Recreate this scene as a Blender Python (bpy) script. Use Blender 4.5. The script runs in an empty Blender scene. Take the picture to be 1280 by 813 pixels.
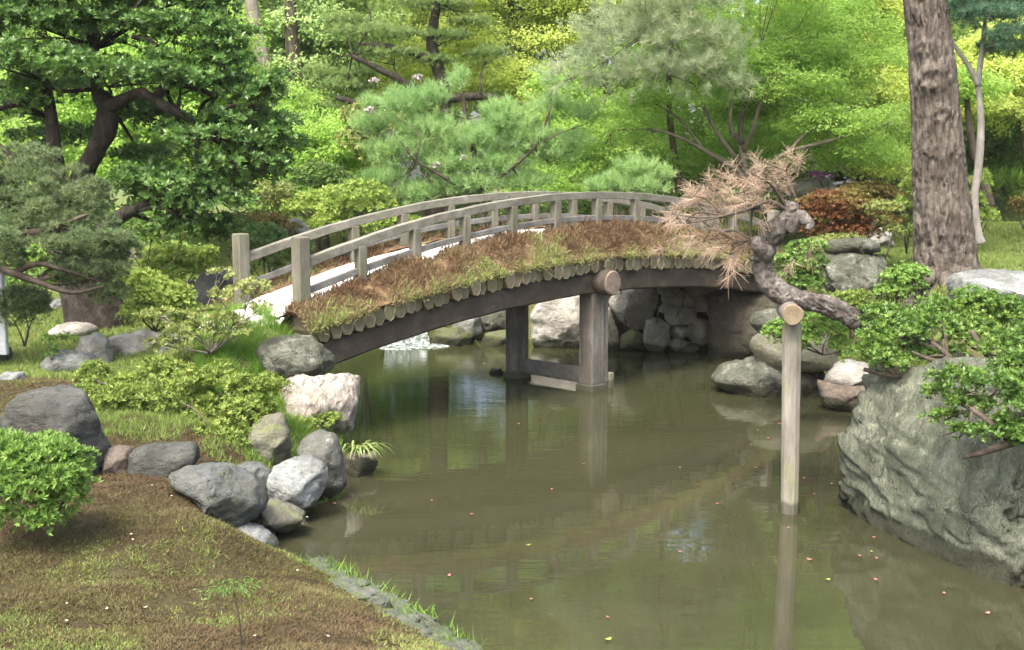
import bpy, bmesh, math, random
import numpy as np
from math import radians, sin, cos, pi, tan, atan
from mathutils import Vector

# ------------------------------------------------------------------ camera, sky, sun, exposure
SC = bpy.context.scene
COL = SC.collection
F = 1422.0            # focal length in photograph pixels (1280 wide)
EYE = 2.5             # height of the eye above the pond
TH = radians(7.05)    # the camera looks slightly down

cam_data = bpy.data.cameras.new("camera")
cam_data.lens = 40.0
cam_data.sensor_width = 36.0
cam_data.clip_end = 2000.0
cam = bpy.data.objects.new("camera", cam_data)
cam.location = (0, 0, EYE)
cam.rotation_euler = (pi / 2 - TH, 0, 0)
COL.objects.link(cam)
SC.camera = cam

SUN_EL, SUN_AZ = radians(59), radians(-155)   # azimuth from +Y, clockwise; the sun stands behind the left shoulder
world = bpy.data.worlds.new("World")
SC.world = world
world.use_nodes = True
wn = world.node_tree.nodes
bg = wn["Background"]
sky = wn.new("ShaderNodeTexSky")
sky.sky_type = 'NISHITA'
sky.sun_disc = False
sky.sun_elevation = SUN_EL
sky.sun_rotation = SUN_AZ
sky.dust_density = 8.0
sky.air_density = 1.0
world.node_tree.links.new(sky.outputs[0], bg.inputs[0])
bg.inputs[1].default_value = 0.15

sun_data = bpy.data.lights.new("sun", 'SUN')
sun_data.energy = 1.3
sun_data.angle = radians(12)
sun_data.color = (1.0, 0.955, 0.88)
sun = bpy.data.objects.new("sun", sun_data)
sdir = Vector((sin(SUN_AZ) * cos(SUN_EL), cos(SUN_AZ) * cos(SUN_EL), sin(SUN_EL)))
sun.rotation_euler = sdir.to_track_quat('Z', 'Y').to_euler()
sun.location = sdir * 60
COL.objects.link(sun)

SC.view_settings.view_transform = 'Standard'
SC.view_settings.look = 'None'
SC.view_settings.exposure = 1.98
SC.view_settings.gamma = 1.0
SC.render.engine = 'CYCLES'
SC.cycles.max_bounces = 9
SC.cycles.diffuse_bounces = 6
SC.cycles.glossy_bounces = 3
SC.cycles.transmission_bounces = 6
SC.cycles.sample_clamp_indirect = 6.0

# ------------------------------------------------------------------ helpers
RNG = np.random.default_rng(7)


def P(px, py, Y):
    """the point of the place seen at a pixel of the photograph, at depth Y"""
    a = (px - 640.0) / F
    b = (406.5 - py) / F
    dy = cos(TH) + b * sin(TH)
    dz = -sin(TH) + b * cos(TH)
    t = Y / dy
    return np.array((a * t, Y, EYE + dz * t))


def G(px, py, z=0.0):
    a = (px - 640.0) / F
    b = (406.5 - py) / F
    dy = cos(TH) + b * sin(TH)
    dz = -sin(TH) + b * cos(TH)
    t = (z - EYE) / dz
    return np.array((a * t, dy * t, z))


def hash3(ix, iy, iz, seed=0):
    h = (ix.astype(np.int64) * 374761393 + iy.astype(np.int64) * 668265263 + iz.astype(np.int64) * 2147483647 + seed * 974634777) & 0xFFFFFFFF
    h = ((h ^ (h >> 13)) * 1274126177) & 0xFFFFFFFF
    h = (h ^ (h >> 16)) & 0xFFFFFFFF
    return h / 4294967295.0


def vnoise(p, seed=0):
    i = np.floor(p).astype(np.int64)
    f = p - i
    f = f * f * (3 - 2 * f)
    out = 0
    for dx in (0, 1):
        for dy in (0, 1):
            for dz in (0, 1):
                w = (f[:, 0] if dx else 1 - f[:, 0]) * (f[:, 1] if dy else 1 - f[:, 1]) * (f[:, 2] if dz else 1 - f[:, 2])
                out = out + w * hash3(i[:, 0] + dx, i[:, 1] + dy, i[:, 2] + dz, seed)
    return out * 2 - 1


def fbm(p, octaves=4, seed=0, gain=.5):
    a, s, out = 1.0, 1.0, 0
    for k in range(octaves):
        out = out + a * vnoise(p * s + 17.3 * k, seed + k)
        a *= gain
        s *= 2.03
    return out


def nrm(v):
    return v / np.maximum(np.linalg.norm(v, axis=-1, keepdims=True), 1e-9)


def mk(name, V, faces, mats, parent=None, tint=None, smooth=False, mat_idx=None, loc=None):
    """one mesh object; faces is one (n,k) array or a list of them"""
    if not isinstance(faces, list):
        faces = [faces]
    faces = [np.asarray(f, dtype=np.int32) for f in faces if len(f)]
    V = np.asarray(V, dtype=np.float64)
    if loc is not None:
        V = V - np.asarray(loc)
    me = bpy.data.meshes.new(name)
    me.vertices.add(len(V))
    me.vertices.foreach_set('co', V.astype(np.float32).ravel())
    li = np.concatenate([f.ravel() for f in faces])
    tot = np.concatenate([np.full(len(f), f.shape[1], dtype=np.int32) for f in faces])
    st = np.concatenate([[0], np.cumsum(tot)[:-1]]).astype(np.int32)
    me.loops.add(len(li))
    me.loops.foreach_set('vertex_index', li)
    me.polygons.add(len(tot))
    me.polygons.foreach_set('loop_start', st)
    me.polygons.foreach_set('use_smooth', np.full(len(tot), bool(smooth), dtype=bool))
    if mat_idx is not None:
        me.polygons.foreach_set('material_index', np.asarray(mat_idx, dtype=np.int32))
    if not isinstance(mats, (list, tuple)):
        mats = [mats]
    for m in mats:
        me.materials.append(m)
    if tint is not None:
        at = me.attributes.new('tint', 'FLOAT', 'FACE')
        at.data.foreach_set('value', np.asarray(tint, dtype=np.float32))
    me.update(calc_edges=True)
    o = bpy.data.objects.new(name, me)
    COL.objects.link(o)
    if parent is not None:
        o.parent = parent
        o.matrix_parent_inverse = parent.matrix_world.inverted() if False else o.matrix_parent_inverse
    if loc is not None:
        o.location = tuple(loc)
    return o


def tag(o, label=None, cat=None, group=None, kind=None):
    if label: o['label'] = label
    if cat: o['category'] = cat
    if group: o['group'] = group
    if kind: o['kind'] = kind
    return o


def thing(name, label, cat, loc, group=None):
    o = bpy.data.objects.new(name, None)
    o.empty_display_size = .2
    COL.objects.link(o)
    o.location = tuple(float(c) for c in loc)
    return tag(o, label, cat, group)


def part(name, V, faces, mats, root, **kw):
    """a part given in world coordinates, stored relative to its thing"""
    V = np.asarray(V) - np.array(root.location)
    return mk(name, V, faces, mats, root, **kw)


def catmull(pts, n):
    pts = np.asarray(pts, float)
    if len(pts) == 2:
        t = np.linspace(0, 1, n)[:, None]
        return pts[0] * (1 - t) + pts[1] * t
    q = np.vstack([2 * pts[0] - pts[1], pts, 2 * pts[-1] - pts[-2]])
    m = len(pts) - 1
    u = np.linspace(0, m - 1e-6, n)
    k = u.astype(int)
    f = (u - k)[:, None]
    a, b, c, d = q[k], q[k + 1], q[k + 2], q[k + 3]
    return .5 * ((2 * b) + (-a + c) * f + (2 * a - 5 * b + 4 * c - d) * f * f + (-a + 3 * b - 3 * c + d) * f ** 3)


def tube(pts, rad, sides=8, n=None, bumpy=0.0, freq=6.0, seed=0, caps=True, bark=None):
    """tapered limb through points; returns V, [quads, tris]"""
    pts = np.asarray(pts, float)
    n = n or max(4, 4 * (len(pts) - 1) + 1)
    C = catmull(pts, n)
    r = np.interp(np.linspace(0, 1, n), np.linspace(0, 1, len(rad)), rad)
    T = nrm(np.gradient(C, axis=0))
    ref = np.array((0.31, 0.87, 0.38)) if abs(T[0][2]) > .6 else np.array((0, 0, 1.0))
    N = np.zeros_like(C)
    v = ref - T[0] * (ref @ T[0])
    N[0] = v / np.linalg.norm(v)
    for i in range(1, n):
        v = N[i - 1] - T[i] * (N[i - 1] @ T[i])
        N[i] = v / np.linalg.norm(v)
    B = np.cross(T, N)
    a = np.linspace(0, 2 * pi, sides, endpoint=False)
    dirs = N[:, None, :] * np.cos(a)[None, :, None] + B[:, None, :] * np.sin(a)[None, :, None]
    R = np.repeat(r[:, None], sides, 1)
    if bumpy:
        q = (C[:, None, :] + dirs * r[:, None, None]).reshape(-1, 3)
        R = R * (1 + bumpy * fbm(q * freq, 3, seed).reshape(n, sides))
    if bark is not None:
        R = R + bark(C, a, r)
    V = (C[:, None, :] + dirs * R[:, :, None]).reshape(-1, 3)
    i = np.arange(n - 1)[:, None] * sides
    j = np.arange(sides)[None, :]
    j2 = (j + 1) % sides
    Q = np.stack([i + j, i + j2, i + sides + j2, i + sides + j], -1).reshape(-1, 4)
    fs = [Q]
    if caps:
        V = np.vstack([V, C[0], C[-1]])
        k = len(V)
        jj = np.arange(sides)
        t0 = np.stack([np.full(sides, k - 2), (jj + 1) % sides, jj], -1)
        o = (n - 1) * sides
        t1 = np.stack([np.full(sides, k - 1), o + jj, o + (jj + 1) % sides], -1)
        fs.append(np.vstack([t0, t1]))
    return V, fs


def join(items):
    """merge [(V, [faces...])] into one (V, [faces...])"""
    Vs, by, off = [], {}, 0
    for V, fs in items:
        for f in (fs if isinstance(fs, list) else [fs]):
            f = np.asarray(f)
            by.setdefault(f.shape[1], []).append(f + off)
        Vs.append(V)
        off += len(V)
    return np.vstack(Vs), [np.vstack(v) for v in by.values()]


def box(center, axes, half, ch=0.0):
    """chamfered bar: axes 3x3 rows (two across, the last along); half sizes; ch chamfer of the section"""
    c = np.asarray(center, float)
    A = np.asarray(axes, float)
    hx, hy, hz = half
    if ch <= 0:
        sec = [(-hx, -hy), (hx, -hy), (hx, hy), (-hx, hy)]
    else:
        sec = [(-hx + ch, -hy), (hx - ch, -hy), (hx, -hy + ch), (hx, hy - ch), (hx - ch, hy), (-hx + ch, hy), (-hx, hy - ch), (-hx, -hy + ch)]
    m = len(sec)
    rings = [(-hz, .9 if ch else 1), (-hz + ch * .7, 1), (hz - ch * .7, 1), (hz, .9 if ch else 1)] if ch else [(-hz, 1), (hz, 1)]
    V = []
    for z, s in rings:
        sx = (hx - ch * .7) / hx if s < 1 else 1
        sy = (hy - ch * .7) / hy if s < 1 else 1
        for x, y in sec:
            V.append(c + A[0] * x * sx + A[1] * y * sy + A[2] * z)
    V = np.array(V)
    Q = []
    for k in range(len(rings) - 1):
        for j in range(m):
            Q.append((k * m + j, k * m + (j + 1) % m, (k + 1) * m + (j + 1) % m, (k + 1) * m + j))
    top = (len(rings) - 1) * m
    caps = [tuple(reversed(range(m))), tuple(range(top, top + m))]
    if m == 4:
        return V, [np.array(Q + caps)]
    return V, [np.array(Q), np.array(caps)]


# ------------------------------------------------------------------ materials
def new_mat(name):
    m = bpy.data.materials.new(name)
    m.use_nodes = True
    nt = m.node_tree
    b = nt.nodes["Principled BSDF"]
    return m, nt, b


def nd(nt, typ, **kw):
    n = nt.nodes.new(typ)
    for k, v in kw.items():
        setattr(n, k, v)
    return n


def ramp(nt, fac, stops, interp='LINEAR'):
    r = nd(nt, "ShaderNodeValToRGB")
    r.color_ramp.interpolation = interp
    e = r.color_ramp.elements
    while len(e) < len(stops):
        e.new(.5)
    for k, (p, c) in enumerate(stops):
        e[k].position = p
        e[k].color = (*c, 1) if len(c) == 3 else c
    nt.links.new(fac, r.inputs[0])
    return r.outputs[0]


def noise_tex(nt, scale, detail=4, rough=.55, vec=None, dist=0.0):
    n = nd(nt, "ShaderNodeTexNoise")
    n.inputs['Scale'].default_value = scale
    n.inputs['Detail'].default_value = detail
    n.inputs['Roughness'].default_value = rough
    n.inputs['Distortion'].default_value = dist
    if vec is not None:
        nt.links.new(vec, n.inputs['Vector'])
    return n.outputs[0]


def mixc(nt, fac, a, b, mode='MIX'):
    m = nd(nt, "ShaderNodeMix", data_type='RGBA', blend_type=mode)
    for src, i in ((fac, 0), (a, 6), (b, 7)):
        if hasattr(src, 'links'):
            nt.links.new(src, m.inputs[i])
        elif i == 0:
            m.inputs[0].default_value = src
        else:
            m.inputs[i].default_value = (*src, 1)
    return m.outputs[2]


def mth(nt, op, a, b=0.0, clamp=False):
    m = nd(nt, "ShaderNodeMath", operation=op, use_clamp=clamp)
    for i, s in enumerate((a, b)):
        if hasattr(s, 'links'):
            nt.links.new(s, m.inputs[i])
        else:
            m.inputs[i].default_value = s
    return m.outputs[0]


def bump(nt, b, h, strength=.5, dist=.02):
    n = nd(nt, "ShaderNodeBump")
    n.inputs['Strength'].default_value = strength
    n.inputs['Distance'].default_value = dist
    nt.links.new(h, n.inputs['Height'])
    nt.links.new(n.outputs[0], b.inputs['Normal'])


def pos(nt, scale=(1, 1, 1), rot=(0, 0, 0)):
    g = nd(nt, "ShaderNodeNewGeometry")
    mp = nd(nt, "ShaderNodeMapping")
    mp.inputs['Scale'].default_value = scale
    mp.inputs['Rotation'].default_value = rot
    nt.links.new(g.outputs['Position'], mp.inputs[0])
    return mp.outputs[0]


def leaf_mat(name, c1, c2, trans=.35, rough=.45, spec=.35, c3=None, patch=.35):
    m, nt, b = new_mat(name)
    at = nd(nt, "ShaderNodeAttribute", attribute_name='tint')
    big = noise_tex(nt, 1.3, 2, .5, pos(nt))
    f = mth(nt, 'ADD', at.outputs['Fac'], mth(nt, 'MULTIPLY', mth(nt, 'SUBTRACT', big, .5), patch * 3), True)
    stops = [(0.0, c1), (1.0, c2)] if c3 is None else [(0.0, c1), (.72, c2), (1.0, c3)]
    colr = ramp(nt, f, stops)
    nt.links.new(colr, b.inputs['Base Color'])
    b.inputs['Roughness'].default_value = rough
    b.inputs['Specular IOR Level'].default_value = spec
    tr = nd(nt, "ShaderNodeBsdfTranslucent")
    hs = nd(nt, "ShaderNodeHueSaturation")
    hs.inputs['Value'].default_value = 1.25
    hs.inputs['Saturation'].default_value = .96
    hs.inputs['Hue'].default_value = .49
    nt.links.new(colr, hs.inputs['Color'])
    nt.links.new(hs.outputs[0], tr.inputs[0])
    mx = nd(nt, "ShaderNodeMixShader")
    mx.inputs[0].default_value = trans
    nt.links.new(b.outputs[0], mx.inputs[1])
    nt.links.new(tr.outputs[0], mx.inputs[2])
    nt.links.new(mx.outputs[0], nt.nodes['Material Output'].inputs[0])
    return m


def rock_mat(name, c1, c2, c3, lichen=None, lich=.5, streak=(1, 1, 1), rot=(0, 0, 0), rough=.85, bumps=.7, vein=None, patch=None, wet=.24):
    m, nt, b = new_mat(name)
    p = pos(nt, streak, rot)
    p0 = pos(nt)
    n1 = noise_tex(nt, 2.6, 8, .62, p, .6)
    n2 = noise_tex(nt, 16, 6, .65, p)
    n3 = noise_tex(nt, 70, 4, .7, p0)
    f = mth(nt, 'ADD', mth(nt, 'MULTIPLY', n1, .72), mth(nt, 'MULTIPLY', n2, .38))
    colr = ramp(nt, f, [(.36, c1), (.54, c2), (.72, c3)])
    if vein is not None:
        v = nd(nt, "ShaderNodeTexVoronoi", feature='DISTANCE_TO_EDGE')
        v.inputs['Scale'].default_value = 3.2
        w = nd(nt, "ShaderNodeMix", data_type='VECTOR')
        w.inputs[0].default_value = .25
        nz = nd(nt, "ShaderNodeTexNoise")
        nz.inputs['Scale'].default_value = 5
        nt.links.new(p, nz.inputs['Vector'])
        nt.links.new(p, w.inputs[4])
        nt.links.new(nz.outputs[1], w.inputs[5])
        nt.links.new(w.outputs[1], v.inputs['Vector'])
        k = ramp(nt, v.outputs['Distance'], [(0, (1, 1, 1)), (.035, (0, 0, 0))])
        colr = mixc(nt, mth(nt, 'MULTIPLY', k, .6), colr, vein)
    if patch is not None:
        k = ramp(nt, noise_tex(nt, 1.7, 6, .6, p0, .8), [(.46, (0, 0, 0)), (.60, (1, 1, 1))])
        colr = mixc(nt, mth(nt, 'MULTIPLY', k, .75), colr, patch)
    ck = nd(nt, "ShaderNodeTexVoronoi", feature='DISTANCE_TO_EDGE')
    ck.inputs['Scale'].default_value = 3.4
    wv = nd(nt, "ShaderNodeVectorMath", operation='ADD')
    wz = nd(nt, "ShaderNodeTexNoise")
    wz.inputs['Scale'].default_value = 3.0
    wz.inputs['Detail'].default_value = 5
    nt.links.new(p, wz.inputs['Vector'])
    ws = nd(nt, "ShaderNodeVectorMath", operation='SCALE')
    ws.inputs['Scale'].default_value = .55
    nt.links.new(wz.outputs[1], ws.inputs[0])
    nt.links.new(p, wv.inputs[0])
    nt.links.new(ws.outputs[0], wv.inputs[1])
    nt.links.new(wv.outputs[0], ck.inputs['Vector'])
    crack = ramp(nt, ck.outputs['Distance'], [(0, (0, 0, 0)), (.022, (1, 1, 1))])
    cmask = ramp(nt, noise_tex(nt, 2.2, 3, .5, p0), [(.48, (0, 0, 0)), (.56, (1, 1, 1))])
    crk = mth(nt, 'MAXIMUM', crack, mth(nt, 'SUBTRACT', 1.0, cmask))
    if lichen is not None:
        l1 = noise_tex(nt, 5.5, 9, .72, p0, .4)
        k = ramp(nt, l1, [(.62 - .2 * lich, (0, 0, 0)), (.70 - .2 * lich, (1, 1, 1))])
        k2 = mth(nt, 'MULTIPLY', k, ramp(nt, n3, [(.35, (.3, .3, .3)), (.6, (1, 1, 1))]))
        colr = mixc(nt, mth(nt, 'MULTIPLY', k2, .85), colr, lichen)
    zz = nd(nt, "ShaderNodeSeparateXYZ")
    nt.links.new(p0, zz.inputs[0])
    wl = ramp(nt, mth(nt, 'SUBTRACT', zz.outputs[2], mth(nt, 'MULTIPLY', n1, wet)), [(0.0, (1, 1, 1)), (.03, (0, 0, 0))])
    colr = mixc(nt, mth(nt, 'MULTIPLY', wl, .85), colr, (.024, .028, .013))
    g = ramp(nt, n3, [(.3, (.72, .72, .72)), (.65, (1.12, 1.12, 1.12))])
    colr = mixc(nt, 1.0, colr, g, 'MULTIPLY')
    nt.links.new(colr, b.inputs['Base Color'])
    b.inputs['Roughness'].default_value = rough
    b.inputs['Specular IOR Level'].default_value = .3
    h = mth(nt, 'ADD', mth(nt, 'MULTIPLY', n2, 1.0), mth(nt, 'MULTIPLY', n3, .35))
    h = mth(nt, 'ADD', h, mth(nt, 'MULTIPLY', n1, 1.0))
    h = mth(nt, 'ADD', h, mth(nt, 'MULTIPLY', crk, .5))
    bump(nt, b, h, bumps, .06)
    return m


def wood_mat(name, c1, c2, c3=None, axis=(1, 1, 1), rough=.8, moss=None, bs=.4):
    m, nt, b = new_mat(name)
    p = pos(nt, axis, (0, 0, -pi / 4))
    n1 = noise_tex(nt, 9, 6, .65, p, .3)
    n2 = noise_tex(nt, 2.2, 5, .6, pos(nt))
    n3 = noise_tex(nt, 60, 4, .7, p)
    f = mth(nt, 'ADD', mth(nt, 'MULTIPLY', n1, .6), mth(nt, 'MULTIPLY', n2, .4))
    f = mth(nt, 'ADD', mth(nt, 'MULTIPLY', n3, .25), mth(nt, 'MULTIPLY', f, .75))
    colr = ramp(nt, f, [(.36, c1), (.62, c2)] if c3 is None else [(.34, c1), (.5, c2), (.66, c3)])
    if moss is not None:
        k = ramp(nt, noise_tex(nt, 3.4, 7, .7, pos(nt)), [(.5, (0, 0, 0)), (.68, (1, 1, 1))])
        colr = mixc(nt, mth(nt, 'MULTIPLY', k, .7), colr, moss)
    zz = nd(nt, "ShaderNodeSeparateXYZ")
    nt.links.new(pos(nt), zz.inputs[0])
    wl = ramp(nt, mth(nt, 'SUBTRACT', zz.outputs[2], mth(nt, 'MULTIPLY', n1, .14)), [(0.0, (1, 1, 1)), (.03, (0, 0, 0))])
    colr = mixc(nt, mth(nt, 'MULTIPLY', wl, .75), colr, (.035, .034, .018))
    nt.links.new(colr, b.inputs['Base Color'])
    b.inputs['Roughness'].default_value = rough
    b.inputs['Specular IOR Level'].default_value = .25
    bump(nt, b, mth(nt, 'ADD', n1, mth(nt, 'MULTIPLY', n3, .5)), bs, .012)
    return m


def bark_mat(name, c1, c2, c3, zs=.25, scale=14, bs=.8, lichen=None):
    m, nt, b = new_mat(name)
    p = pos(nt, (1, 1, zs))
    n1 = noise_tex(nt, scale, 7, .65, p, .5)
    n2 = noise_tex(nt, 2.0, 4, .6, pos(nt))
    n3 = noise_tex(nt, scale * 4.5, 4, .7, pos(nt, (1, 1, .5)))
    f = mth(nt, 'ADD', mth(nt, 'MULTIPLY', n1, .55), mth(nt, 'MULTIPLY', n2, .3))
    f = mth(nt, 'ADD', f, mth(nt, 'MULTIPLY', n3, .2))
    colr = ramp(nt, f, [(.38, c1), (.53, c2), (.68, c3)])
    if lichen is not None:
        k = ramp(nt, noise_tex(nt, 3.0, 8, .7, pos(nt)), [(.52, (0, 0, 0)), (.66, (1, 1, 1))])
        colr = mixc(nt, mth(nt, 'MULTIPLY', k, .6), colr, lichen)
    nt.links.new(colr, b.inputs['Base Color'])
    b.inputs['Roughness'].default_value = .9
    b.inputs['Specular IOR Level'].default_value = .15
    bump(nt, b, mth(nt, 'ADD', n1, mth(nt, 'MULTIPLY', n3, .4)), bs, .04)
    return m


def plain(name, c, rough=.6, spec=.3):
    m, nt, b = new_mat(name)
    n = noise_tex(nt, 25, 4, .6, pos(nt))
    cc = mixc(nt, 1.0, c, ramp(nt, n, [(.3, (.8, .8, .8)), (.7, (1.15, 1.15, 1.15))]), 'MULTIPLY')
    nt.links.new(cc, b.inputs['Base Color'])
    b.inputs['Roughness'].default_value = rough
    b.inputs['Specular IOR Level'].default_value = spec
    return m


L_GLOSSY = leaf_mat('leaf_glossy_evergreen', (.045, .100, .022), (.095, .200, .040), .34, .42, .40, (.17, .29, .065))
L_AZALEA = leaf_mat('leaf_azalea', (.085, .17, .030), (.17, .30, .055), .30, .5, .3, (.27, .38, .10))
L_AZALEA_Y = leaf_mat('leaf_azalea_yellowish', (.075, .125, .02), (.17, .24, .04), .30, .5, .3, (.29, .34, .08))
L_AZALEA_D = leaf_mat('leaf_azalea_deep', (.045, .105, .018), (.12, .215, .035), .30, .45, .35, (.20, .29, .06))
L_PALE = leaf_mat('leaf_pale_olive', (.11, .155, .035), (.22, .26, .075), .3, .55, .3, (.31, .32, .13))
L_MAPLE = leaf_mat('leaf_maple_fresh', (.20, .36, .07), (.31, .48, .10), .6, .6, .2, (.40, .54, .14))
L_MAPLE_Y = leaf_mat('leaf_maple_yellow', (.36, .47, .12), (.49, .58, .16), .6, .6, .2, (.60, .65, .23))
L_LIME = leaf_mat('leaf_lime_shrub', (.16, .25, .05), (.28, .385, .08), .45, .55, .25, (.38, .45, .13))
L_HEDGE = leaf_mat('leaf_dark_hedge', (.05, .11, .025), (.125, .215, .045), .4, .5, .3, (.19, .28, .06))
L_WOOD = leaf_mat('leaf_far_wood', (.20, .34, .09), (.33, .46, .12), .55, .6, .2, (.42, .52, .15))
L_PALEGREEN = leaf_mat('leaf_pale_green_tree', (.25, .39, .13), (.36, .50, .19), .5, .6, .2, (.45, .56, .23))
L_RED = leaf_mat('leaf_red_brown', (.145, .058, .024), (.165, .155, .042), .4, .5, .25, (.20, .25, .055), 1.0)
L_BROWNISH = leaf_mat('leaf_olive_brown', (.10, .085, .025), (.16, .14, .04), .3, .55, .2, (.20, .20, .05))
N_SOFT = leaf_mat('needle_soft_green', (.21, .37, .13), (.31, .47, .185), .5, .6, .2, (.40, .53, .22))
N_BLUE = leaf_mat('needle_blue_grey', (.25, .33, .18), (.35, .42, .25), .5, .6, .2, (.44, .46, .29))
N_PINE = leaf_mat('needle_cloud_pine', (.14, .24, .085), (.27, .37, .13), .5, .6, .2, (.46, .49, .20))
N_CONIFER = leaf_mat('needle_left_conifer', (.085, .14, .058), (.175, .235, .105), .35, .55, .2, (.30, .33, .16))
N_TOP = leaf_mat('needle_deep_pine', (.05, .12, .075), (.11, .205, .12), .35, .55, .2, (.15, .26, .15))
N_DEAD = leaf_mat('needle_dead', (.29, .21, .145), (.43, .335, .25), .35, .75, .1, (.55, .45, .35), .4)
FLOWER_W = leaf_mat('blossom_pale', (.36, .32, .32), (.50, .45, .46), .3, .6, .2)
FLOWER_P = leaf_mat('blossom_purple', (.30, .10, .36), (.42, .18, .45), .3, .6, .2)
GRASS = leaf_mat('grass_blades', (.075, .17, .02), (.15, .28, .04), .35, .5, .25, (.24, .33, .08))
GRASS_R = leaf_mat('grass_lawn', (.115, .18, .04), (.18, .25, .06), .3, .6, .2, (.24, .28, .09))
MOSS_BR = leaf_mat('moss_reddish', (.072, .050, .030), (.130, .098, .055), .25, .75, .1, (.19, .165, .09), .45)
MOSS_BRIDGE = leaf_mat('moss_bridge', (.130, .080, .046), (.250, .200, .110), .35, .7, .1, (.24, .32, .095), .15)
MOSS_GR = leaf_mat('moss_olive', (.075, .069, .027), (.128, .116, .050), .25, .75, .1, (.185, .17, .088), .6)
IRIS = leaf_mat('strap_leaf', (.10, .165, .04), (.19, .265, .075), .3, .45, .3, (.30, .34, .14))

R_GREY = rock_mat('rock_grey', (.07, .076, .070), (.14, .148, .138), (.25, .26, .245), (.30, .315, .27), .35, (1, 1, 1.6), (0, .4, 0), patch=(.075, .075, .06))
R_DARK = rock_mat('rock_dark', (.028, .030, .027), (.055, .058, .052), (.100, .104, .095), (.12, .13, .095), .25, (1, 1, 2.0), (.2, .3, 0), patch=(.055, .052, .04))
R_BLUE = rock_mat('rock_blue_grey', (.105, .118, .115), (.20, .22, .215), (.33, .35, .34), (.36, .37, .33), .25, (1, 1, 2), (.2, .2, 0), patch=(.10, .105, .095))
R_WHITE = rock_mat('rock_white', (.20, .175, .135), (.35, .325, .28), (.49, .48, .445), None, .3, (1.5, 1, .5), (0, .1, 0), vein=(.11, .09, .07), bumps=1.0)
R_PALE = rock_mat('rock_pale', (.17, .165, .145), (.30, .295, .265), (.45, .445, .41), (.22, .23, .18), .3, (1, 1, 1.5), (.3, .4, 0), patch=(.16, .15, .12))
R_OLIVE = rock_mat('rock_olive', (0.058, 0.058, 0.037), (0.116, 0.116, 0.085), (0.190, 0.190, 0.150), (.14, .16, .06), .5, (1, 1, 1.5))
R_MOSSY = rock_mat('rock_mossy', (.045, .045, .03), (.09, .09, .065), (.15, .15, .115), (.075, .095, .022), 1.0)
R_BROWN = rock_mat('rock_brown', (0.061, 0.046, 0.035), (0.116, 0.092, 0.071), (0.190, 0.163, 0.136))
R_GREENISH = rock_mat('rock_greenish_lichen', (.058, .066, .046), (.135, .152, .110), (.245, .268, .20), (.24, .27, .19), .42, (1.6, 1.6, .55), (.1, .1, .2), .9, 1.0, patch=(.062, .074, .048))
R_MOTTLED = rock_mat('rock_mottled', (.036, .040, .030), (.088, .096, .072), (.17, .18, .145), (.25, .265, .215), .42, patch=(.06, .065, .042), bumps=1.0)
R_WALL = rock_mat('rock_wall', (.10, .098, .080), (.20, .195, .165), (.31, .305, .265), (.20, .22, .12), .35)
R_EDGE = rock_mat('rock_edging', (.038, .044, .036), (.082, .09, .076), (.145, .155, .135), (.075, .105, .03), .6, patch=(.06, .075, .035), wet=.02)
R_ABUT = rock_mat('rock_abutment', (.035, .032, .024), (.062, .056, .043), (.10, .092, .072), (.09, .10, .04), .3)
R_STREAK = rock_mat('rock_streaked', (.08, .082, .070), (.20, .205, .18), (.46, .465, .42), None, .3, (.5, .5, 3.4), (.1, .25, .3), .85, 1.0)
R_SLATE = rock_mat('rock_slate', (.045, .050, .048), (.088, .096, .092), (.15, .158, .15), (.09, .115, .045), .3, patch=(.062, .066, .052))

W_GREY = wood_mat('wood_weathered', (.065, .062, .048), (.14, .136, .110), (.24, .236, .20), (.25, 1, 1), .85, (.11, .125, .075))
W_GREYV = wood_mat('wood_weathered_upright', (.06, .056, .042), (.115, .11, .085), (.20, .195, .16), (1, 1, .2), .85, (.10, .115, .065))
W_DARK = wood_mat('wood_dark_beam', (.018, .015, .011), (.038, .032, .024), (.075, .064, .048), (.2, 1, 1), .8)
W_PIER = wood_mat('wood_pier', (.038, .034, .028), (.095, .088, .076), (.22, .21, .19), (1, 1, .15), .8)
W_BRACE = wood_mat('wood_brace', (0.058, 0.058, 0.052), (0.122, 0.122, 0.112), (0.194, 0.194, 0.180), (1, .3, 1), .8)
W_LOGSIDE = wood_mat('log_side', (.045, .038, .022), (.10, .088, .055), (.17, .15, .10), (1, .25, 1), .85)
W_LOGRIM = wood_mat('log_rim', (.10, .09, .055), (.19, .175, .115), (.28, .26, .18), (1, 1, 1), .9, (.15, .17, .07))
W_LOGEND = wood_mat('log_end', (.06, .052, .034), (.115, .102, .068), (.18, .162, .112), (1, 1, 1), .9, (.10, .11, .05))
W_CAPEND = wood_mat('cap_end', (.07, .052, .04), (.135, .105, .083), (.22, .18, .145), (1, 1, 1), .9)
W_POST = wood_mat('wood_pond_post', (.075, .069, .055), (.15, .142, .12), (.24, .232, .20), (1, 1, .12), .85, (.135, .15, .05), .4)
W_CUT = wood_mat('wood_cut_face', (.085, .065, .04), (.165, .132, .088), (.25, .21, .15), (1, 1, 1), .85)
B_BIG = bark_mat('bark_big_pine', (.030, .025, .020), (.092, .080, .067), (.225, .203, .175), .35, 15, 1.0)
B_DARK = bark_mat('bark_dark', (.012, .010, .008), (.032, .027, .022), (.078, .068, .055), .5, 14, 1.0, (.055, .06, .042))
B_BROWN = bark_mat('bark_brown', (.030, .025, .019), (.066, .055, .042), (.12, .103, .082), .4, 9)
B_GREY = bark_mat('bark_grey', (0.094, 0.083, 0.068), (0.173, 0.155, 0.130), (0.259, 0.238, 0.202), .4, 9, .5)
B_PALE = bark_mat('bark_pale', (.12, .115, .10), (.20, .19, .17), (.29, .28, .25), .5, 8, .4)
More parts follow.
